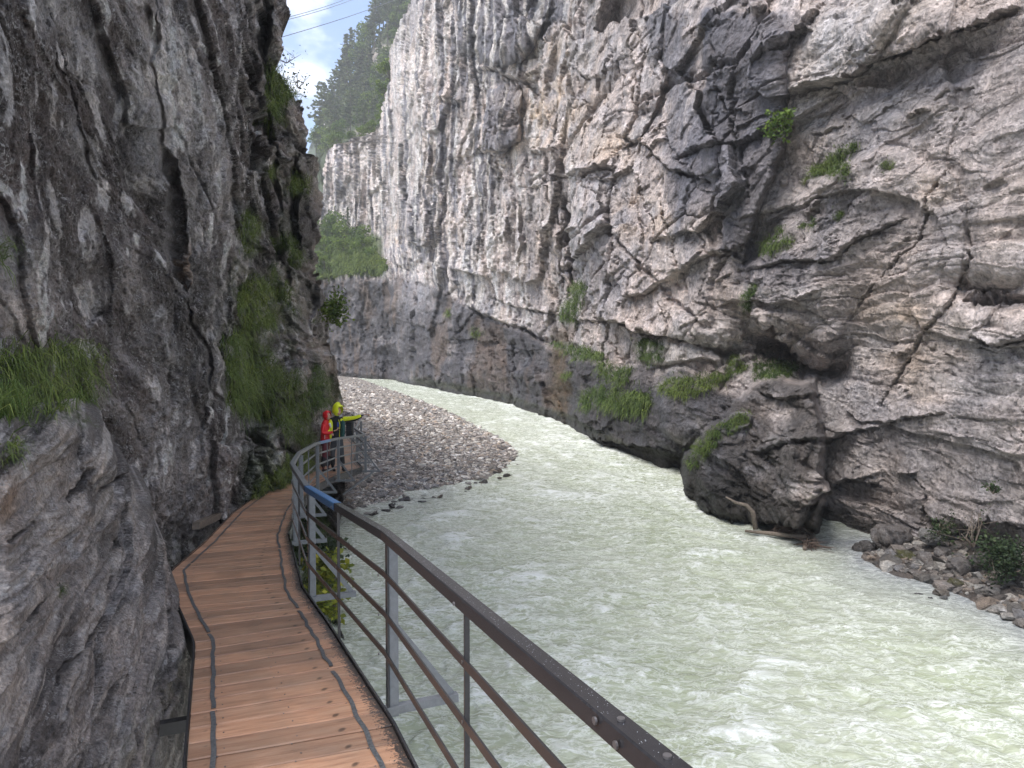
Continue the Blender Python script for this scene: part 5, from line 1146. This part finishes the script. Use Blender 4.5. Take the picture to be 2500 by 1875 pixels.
for y in np.arange(-60, 405, 17):
    x0 = np.interp(y, [-60, 0, 55, 84, 135, 169, 198, 262, 295, 329, 420], [1000, 968, 925, 905, 880, 850, 835, 810, 795, 778, 775]); x1 = rimfun(y, RIM)+22
    x = x0
    while x < x1:
        jx, jy = x+random.uniform(-8, 8), y+random.uniform(-8, 8)
        if not (abs(jx-925) < 22 and 120 < jy < 215 and random.random() < .75):
            edge_ = x < x0+30; nearrim = x > x1-60
            kind = random.choice(['pine', 'spruce', 'pine', 'spruce', 'broad']) if not nearrim else random.choice(['broad', 'broad', 'spruce', 'pine'])
            p = hill_at(jx, jy); d = p[1]; s = (1.0 if kind != 'broad' else 1.0)*random.uniform(.75, 1.25)*d/210
            lb_, ca_, gr_ = lab[kind]; zone = ('high' if y < 60 else 'low' if y > 290 else 'halfway') + (' on the skyline edge' if x < x0+26 else ' right against the pale cliff' if x > x1-50 else ' in the thick of the wood'); sz = 'tall' if s*210/d > 1.08 else 'small' if s*210/d < .88 else 'medium sized'
            place(kind, cnt, p, s, sz+' '+lb_.replace('slender ', '').replace('open crowned ', '').replace('fresh ', '').split(' standing')[0].split(' on the')[0].split(' among')[0]+', '+zone+' above the gorge', ca_, gr_+', '+sz+' '+zone); cnt += 1
        x += random.uniform(20, 34)
# along the very rim of the pale cliff, and the bushes of the green shelf
cr_ = SURF['cliff_right']; cpx, cpy, cV = cr_[0], cr_[1], cr_[2]
def right_at(px, py):
    m = np.nonzero((np.abs(cpx-px) < 12) & (np.abs(cpy-py) < 12)); k = np.argmin((cpx[m]-px)**2+(cpy[m]-py)**2); return cV[m[0][k], m[1][k]], SURF['cliff_right'][3][m[0][k], m[1][k]]
for (px_, py_, s) in [(955, 215, .9), (940, 270, .8), (935, 310, .7), (905, 332, .6), (880, 348, .6), (850, 345, .5), (822, 348, .6), (805, 365, .5)]:
    p, _ = right_at(px_, py_+3); p = p+np.array([0, 2.5, -.5]); place('broad', cnt, p, s, {955: 'topmost small green tree on the rim of the pale far cliff', 940: 'small tree just below the topmost one on the cliff rim', 935: 'small tree above the step in the rim of the pale cliff', 905: 'small tree at the inner corner of the step in the cliff rim', 880: 'small tree on the level part of the rim, next to the corner', 850: 'small tree in the middle of the level rim', 822: 'small tree near the left end of the level rim', 805: 'leftmost and lowest small tree on the rim of the pale cliff'}[px_], 'tree', 'small trees along the cliff rim'); cnt += 1
for k, (px_, py_, s) in enumerate([(800, 590, 1.9), (822, 580, 1.7), (845, 585, 1.6), (868, 592, 1.5), (885, 605, 1.1), (792, 620, 1.7), (815, 615, 1.3), (795, 655, 1.3), (840, 612, 1.2), (812, 560, 1.4), (900, 622, .8), (862, 615, 1.0)]):
    p, _ = right_at(px_, py_+12); place('bush', k, p-np.array([0, 0, .5]), s, ('broad' if s > 1.45 else 'small' if s < 1.15 else 'rounded')+' green bush '+('at the left end of' if px_ < 806 else 'at the right end of' if px_ > 860 else 'at the back of' if py_ < 600 else 'in the middle of')+' the green shelf at the bend', 'bush', 'bushes on the green shelf')
for k, (px_, py_) in enumerate([(805, 560), (822, 556), (850, 566)]):
    p, _ = right_at(px_, py_+8); place('spruce', k, p, .45, 'small dark spruce against the pale foot of the far cliff', 'tree', 'small spruces above the shelf')

def leafy(name, base, size, n, leaf, mat, label, cat, rng, tw=7, stemm='deadwood', spread=(1, 1, .8), stem_r=.012):
    root = empty(name, base); tag(root, label, cat); mb = MB(); tips = []
    for k in range(tw):
        a = rng.random()*6.28; r = size*rng.uniform(.3, .95); e = Vector((math.cos(a)*r*spread[0], math.sin(a)*r*spread[1], size*rng.uniform(.3, 1.1)*spread[2])); m_ = e*.5+Vector(rng.normal(0, .1*size, 3)); mb.tube([(0, 0, -.05), m_, e], [stem_r, stem_r*.7, stem_r*.3], 5); tips.append(e); tips.append(m_)
        for q in range(2):
            e2 = m_+Vector(rng.normal(0, .35*size, 3)); mb.tube([m_, e2], [stem_r*.5, stem_r*.2], 4); tips.append(e2)
    mb.build('stem', M[stemm], root)
    if n:
        T = np.array([t_[:] for t_ in tips]); pc = T[rng.integers(0, len(T), n)]+rng.normal(0, .20*size, (n, 3)); V, F_ = quads(pc, rng.uniform(.6, 1.3, n)*leaf, rng, .7, 1.5); np_obj('leaves', V, F_, mat, root)
    return root
rl = np.random.default_rng(41)
# right bank shrubs (at the foot of the cliff)
def bank_pt(px, py, dz=0): return on_water(px, py, dz)
leafy('shrub', P(2445, 1385, 15.0), .50, 2400, .045, M['leaf_dark'], 'dark leafy shrub in the hollow at the foot of the right cliff', 'shrub', rl, 12, spread=(1.2, .6, .9))
leafy('shrub', P(2288, 1310, 17.2), .34, 420, .042, M['leaf_dark'], 'small green shrub on the boulders left of the bare sapling', 'shrub', rl, 8, spread=(1.1, .6, 1))
leafy('shrub', P(2425, 1200, 15.8), .16, 160, .045, M['leaf_dark'], 'sprig of leaves on the rock above the dark shrub', 'shrub', rl, 4)
leafy('sapling', P(2378, 1330, 16.0), .55, 70, .04, M['leaf_dark'], 'pale bare branched sapling beside the dark shrub', 'sapling', rl, 9, spread=(.6, .4, 1.25), stem_r=.014)
leafy('shrub', P(1905, 318, 24), .5, 420, .09, M['leaf'], 'little green plant rooted in the dark crevice of the upper right cliff', 'shrub', rl, 6)
# plants below the walkway
leafy('shrub', P(812, 1400, 14.2), .42, 420, .085, M['leaf_yellow'], 'yellow leaved shrub on the rock foot below the railing', 'shrub', rl, 7)
leafy('shrub', P(800, 1480, 12.3), .38, 300, .075, M['leaf_yellow'], 'lower yellowing bush below the walkway bracket', 'shrub', rl, 6)
leafy('shrub', P(790, 1365, 15.0), .42, 420, .085, M['leaf_dark'], 'dark green ferny shrub between the brackets below the walkway', 'shrub', rl, 7)
# on the left cliff: bushes against the sky and at its far foot
for (px_, py_, d, s, lb_) in [(700, 150, 23, .55, 'thin twig with leaves against the sky, upper of two on the left cliff'), (728, 212, 24, .5, 'thin reddish twig against the sky, lower of two on the left cliff'), (812, 770, 33, .9, 'leafy shrub hanging off the end of the left cliff over the dark wall')]:
    leafy('shrub', P(px_, py_, d), s, 60 if d < 30 else 800, .06 if d < 30 else .11, M['leaf_dark'] if d < 30 else M['leaf'], lb_, 'shrub', rl, 5)
for (sn, poly, nb, ln) in [('cliff_foot', [(700, 1270), (790, 1250), (800, 1340), (812, 1420), (815, 1600), (740, 1600), (690, 1400)], 5200, .33)]:
    pts, nn_ = surf_pts(sn, nb, poly, rgr); V_, F_ = blades('grass', pts, nn_, ln*np.ones(len(pts)), .011, None, rgr, upw=.3); o = np_obj('grass', V_, F_, M['grass']); o['kind'] = 'stuff'; o['label'] = 'drooping grass on the rock foot under the walkway brackets'

# ---------------------------------------------------------------- boulders, driftwood, cables
def boulder(name, px, py, wpx, hpx, dz, label, colr, seed, mat='rock_near', cat='boulder', depth=None, moss=0):
    g3 = sum(colr)/3; colr = tuple(.75*(.55*g3+.45*q_) for q_ in colr); wpx *= .85; hpx *= .9
    c = on_water(px, py+hpx*.35, dz) if depth is None else P(px, py, depth); d = c[1]; w_ = wpx/F*d*.5; h_ = hpx/F*d*.62
    bm = bmesh.new(); bmesh.ops.create_icosphere(bm, subdivisions=4, radius=1); v = np.array([q.co[:] for q in bm.verts]); f = np.array([[q.index for q in g_.verts] for g_ in bm.faces]); bm.free()
    n1 = facet(v[:, 0]*1.1+v[:, 2]*.6+seed, v[:, 1]*1.1-v[:, 2]*.5, seed % 50, 1.2)[0]+.5*facet(v[:, 0]*2.2+seed, v[:, 2]*2.2+v[:, 1], seed % 40, 1.2)[0]; v = np.sign(v)*np.abs(v)**.8; v = v*(1+.36*n1+.05*fbm(v[:, 0]*4+seed, v[:, 2]*4, 4, 3))[:, None]
    cc = np.array(colr)[None]*(1+.3*n1)[:, None]
    if moss: mk = sstep(.1, .5, v[:, 2]+.5*fbm(v[:, 0]*3, v[:, 1]*3, 3, 8))*moss; cc = cc*(1-mk[:, None])+np.array([.06, .06, .015])*mk[:, None]
    v = v*np.array([w_, w_*.8, h_]); rz_ = random.uniform(-.4, .4); x = v[:, 0]*math.cos(rz_)-v[:, 1]*math.sin(rz_); y = v[:, 0]*math.sin(rz_)+v[:, 1]*math.cos(rz_)
    o = np_obj(name, np.stack([x, y, v[:, 2]], 1), f, M[mat], smooth=True, attrs={'Col': np.clip(cc, .02, .6)}); o.location = c+np.array([0, 0, h_*.25]); tag(o, label, cat); return o
for a in [('boulder', 2180, 1318, 96, 58, .15, 'big brown boulder at the head of the right bank', (.16, .13, .12), 3, 'rock_near', 'boulder', 18.6),
          ('boulder', 2276, 1314, 62, 34, .3, 'grey block right of the big brown boulder', (.22, .21, .20), 5, 'rock_near', 'boulder', 17.6),
          ('boulder', 2292, 1316, 26, 24, .3, 'small pale block beside the grey block', (.36, .35, .34), 6, 'rock_near', 'boulder', 17.2),
          ('boulder', 2205, 1362, 70, 40, .05, 'moss covered boulder nearest the water at the head of the bank', (.10, .08, .05), 8, 'rock_near', 'boulder', None, .9),
          ('boulder', 2262, 1366, 64, 38, .15, 'reddish boulder right of the moss covered one', (.17, .14, .125), 9),
          ('boulder', 2340, 1376, 62, 32, .3, 'slanting slab in the middle of the bank', (.15, .125, .115), 10),
          ('boulder', 2335, 1422, 46, 20, .1, 'dark mossy flat stone in the rubble', (.07, .06, .04), 11, 'rock_near', 'boulder', None, .6),
          ('boulder', 2297, 1446, 42, 18, 0, 'flat brown stone at the water edge of the bank', (.15, .12, .085), 12),
          ('boulder', 2243, 1453, 26, 13, -.05, 'dark stone just breaking the water beside the bank', (.05, .045, .045), 13),
          ('boulder', 2272, 1461, 12, 9, -.02, 'tiny dark stone between two wet stones', (.04, .04, .045), 14),
          ('boulder', 2304, 1458, 18, 13, 0, 'small grey stone in front of the flat brown stone', (.16, .16, .15), 15),
          ('boulder', 1957, 1331, 20, 9, -.02, 'small dark stone in the river in front of the driftwood', (.06, .055, .055), 16),
          ('boulder', 2490, 1412, 70, 34, .3, 'long dark boulder at the right edge of the bank', (.09, .07, .06), 17),
          ('boulder', 2400, 1362, 60, 30, .5, 'boulder below the dark shrub', (.13, .11, .10), 18), ('boulder', 2110, 1335, 60, 30, 0, 'low dark rock in the water left of the big brown boulder', (.07, .06, .055), 19),
          ('boulder', 2465, 1375, 60, 30, .6, 'pale slab below the right end of the shrub', (.24, .22, .21), 20), ('boulder', 2300, 1345, 44, 24, .4, 'reddish grey stone under the small shrub', (.18, .155, .145), 22), ('boulder', 2420, 1440, 44, 20, .2, 'flat stone far right in the rubble', (.17, .15, .13), 23)]:
    boulder(*a)
rb = np.random.default_rng(77); sp_, X_, Y_ = sample_ground(gk, 90, BANK, rb); 
for i, p in enumerate(sp_[:80]):
    v, f = stone_geo(rb, 1, 2); s = rb.uniform(.10, .2)
    o = np_obj('stone', v[0]*s, f, M['stone'], smooth=False, attrs={'Col': np.repeat(stone_cols(rb, 1, .8), len(v[0]), 0)}); o.location = p; tag(o, 'brownish grey angular stone lying in the rubble of the right bank', 'stone', 'larger stones on the right bank')
sp_, X_, Y_ = sample_ground(gb, 260, [(835, 1300), (835, 1200), (900, 1130), (1100, 1060), (1268, 1100), (1268, 1125), (1150, 1172), (1000, 1212)], rb)
for i, p in enumerate(sp_[:150]):
    v, f = stone_geo(rb, 1, 2); s = rb.uniform(.13, .26); 
    o = np_obj('stone', v[0]*s*np.array([1, 1, .8]), f, M['stone'], smooth=False, attrs={'Col': np.repeat(stone_cols(rb, 1, 1.1), len(v[0]), 0)}); o.location = p; tag(o, 'larger rounded stone among the gravel of the bar', 'stone', 'larger stones on the gravel bar')
for i in range(46):
    px_ = rb.uniform(850, 1260); e = np.interp(px_, [835, 1000, 1150, 1268], [1252, 1206, 1172, 1118])+rb.uniform(2, 30); p = on_water(px_, e, -.03)
    v, f = stone_geo(rb, 1, 2); s = rb.uniform(.09, .2); o = np_obj('stone', v[0]*s, f, M['stone'], smooth=False, attrs={'Col': np.repeat(stone_cols(rb, 1, .4), len(v[0]), 0)}); o.location = p; tag(o, 'dark wet stone in the shallows in front of the gravel bar', 'stone', 'wet stones in the shallows')
def wat(px, py, up_=0): return Vector(on_water(px, py))+Vector((0, 0, up_))
dw = empty('driftwood', wat(1945, 1305)); tag(dw, 'stranded root and log with twigs in the water below the buttress', 'driftwood'); o0 = Vector(dw.location)
def T(name, pts, r, mat=M['deadwood']): MB().tube([Vector(p)-o0 for p in pts], r, 7).build(name, mat, dw, True)
q = 24.0
T('log', [wat(1806, 1279, .0), wat(1860, 1288, .05), wat(1945, 1298, .06)], [.035, .055, .07])
T('branch', [P(1935, 1285, 21.90), P(1941, 1298, 21.30), P(1940, 1318, 20.34)], [.06, .07, .05])
T('branch', [P(1900, 1268, 21.90), P(1938, 1272, 21.90), P(1960, 1288, 21.82), P(1967, 1314, 20.53)], [.02, .04, .05, .06])
T('branch', [P(1915, 1284, 21.90), P(1945, 1286, 21.90), P(1968, 1302, 21.10)], [.02, .035, .04])
mb = MB()
for k in range(60):
    a = P(random.uniform(1868, 1915), random.uniform(1266, 1284), 21.6+random.random()*.3); b_ = Vector(a)+Vector((random.gauss(.25, .3), random.gauss(0, .2), random.gauss(.02, .09))); mb.tube([Vector(a)-o0, b_-o0], [.012, .006], 4)
for k in range(50):
    a = P(random.uniform(1938, 1965), random.uniform(1300, 1318), 20.4+random.random()*.3); b_ = Vector(a)+Vector((random.gauss(.1, .25), random.gauss(0, .2), random.gauss(0, .10))); mb.tube([Vector(a)-o0, b_-o0], [.014, .006], 4)
o = mb.build('twigs', plain('brown_twigs', (.10, .07, .055), .8), dw); o['kind'] = 'stuff'
dw.location += Vector((-.25, -1.25, .10))
br = MB().tube([P(1772, 1213, 20.60), P(1796, 1227, 20.60), P(1822, 1233, 20.60), P(1838, 1250, 20.60), P(1845, 1292, 20.60)], [.015, .04, .05, .065, .07], 7).build('broken_branch', M['deadwood'], None, True); tag(br, 'pale curved branch leaning out of the river against the buttress', 'branch')
for k, (a, b_, lb_) in enumerate([((640, 104), (1010, -20), 'thin aerial cable crossing the sky, lowest of three'), ((640, 63), (900, -18), 'thin aerial cable crossing the sky, middle of three'), ((640, 57), (880, -18), 'thin aerial cable crossing the sky, topmost of three')]):
    A = Vector(P(*a, 90)); B_ = Vector(P(*b_, 190)); pts = [A.lerp(B_, q_)-Vector((0, 0, 2.0*q_*(1-q_))) for q_ in np.linspace(0, 1, 12)]; c = MB().tube(pts, .045, 5).build('aerial_cable', M['cable']); tag(c, lb_, 'cable')

hz, t, b = mat_new('haze'); t.nodes.remove(b); pv = N(t, 'ShaderNodeVolumePrincipled'); pv.inputs['Color'].default_value = (.95, .97, 1, 1); pv.inputs['Density'].default_value = .0008; pv.inputs['Anisotropy'].default_value = .2
t.links.new(pv.outputs[0], t.nodes['Material Output'].inputs['Volume'])
h_ = MB().box((0, 0, 0), 900, 760, 260).build('haze', hz); h_.location = (0, 290, 126); h_['kind'] = 'stuff'; h_['label'] = 'thin damp air filling the gorge'
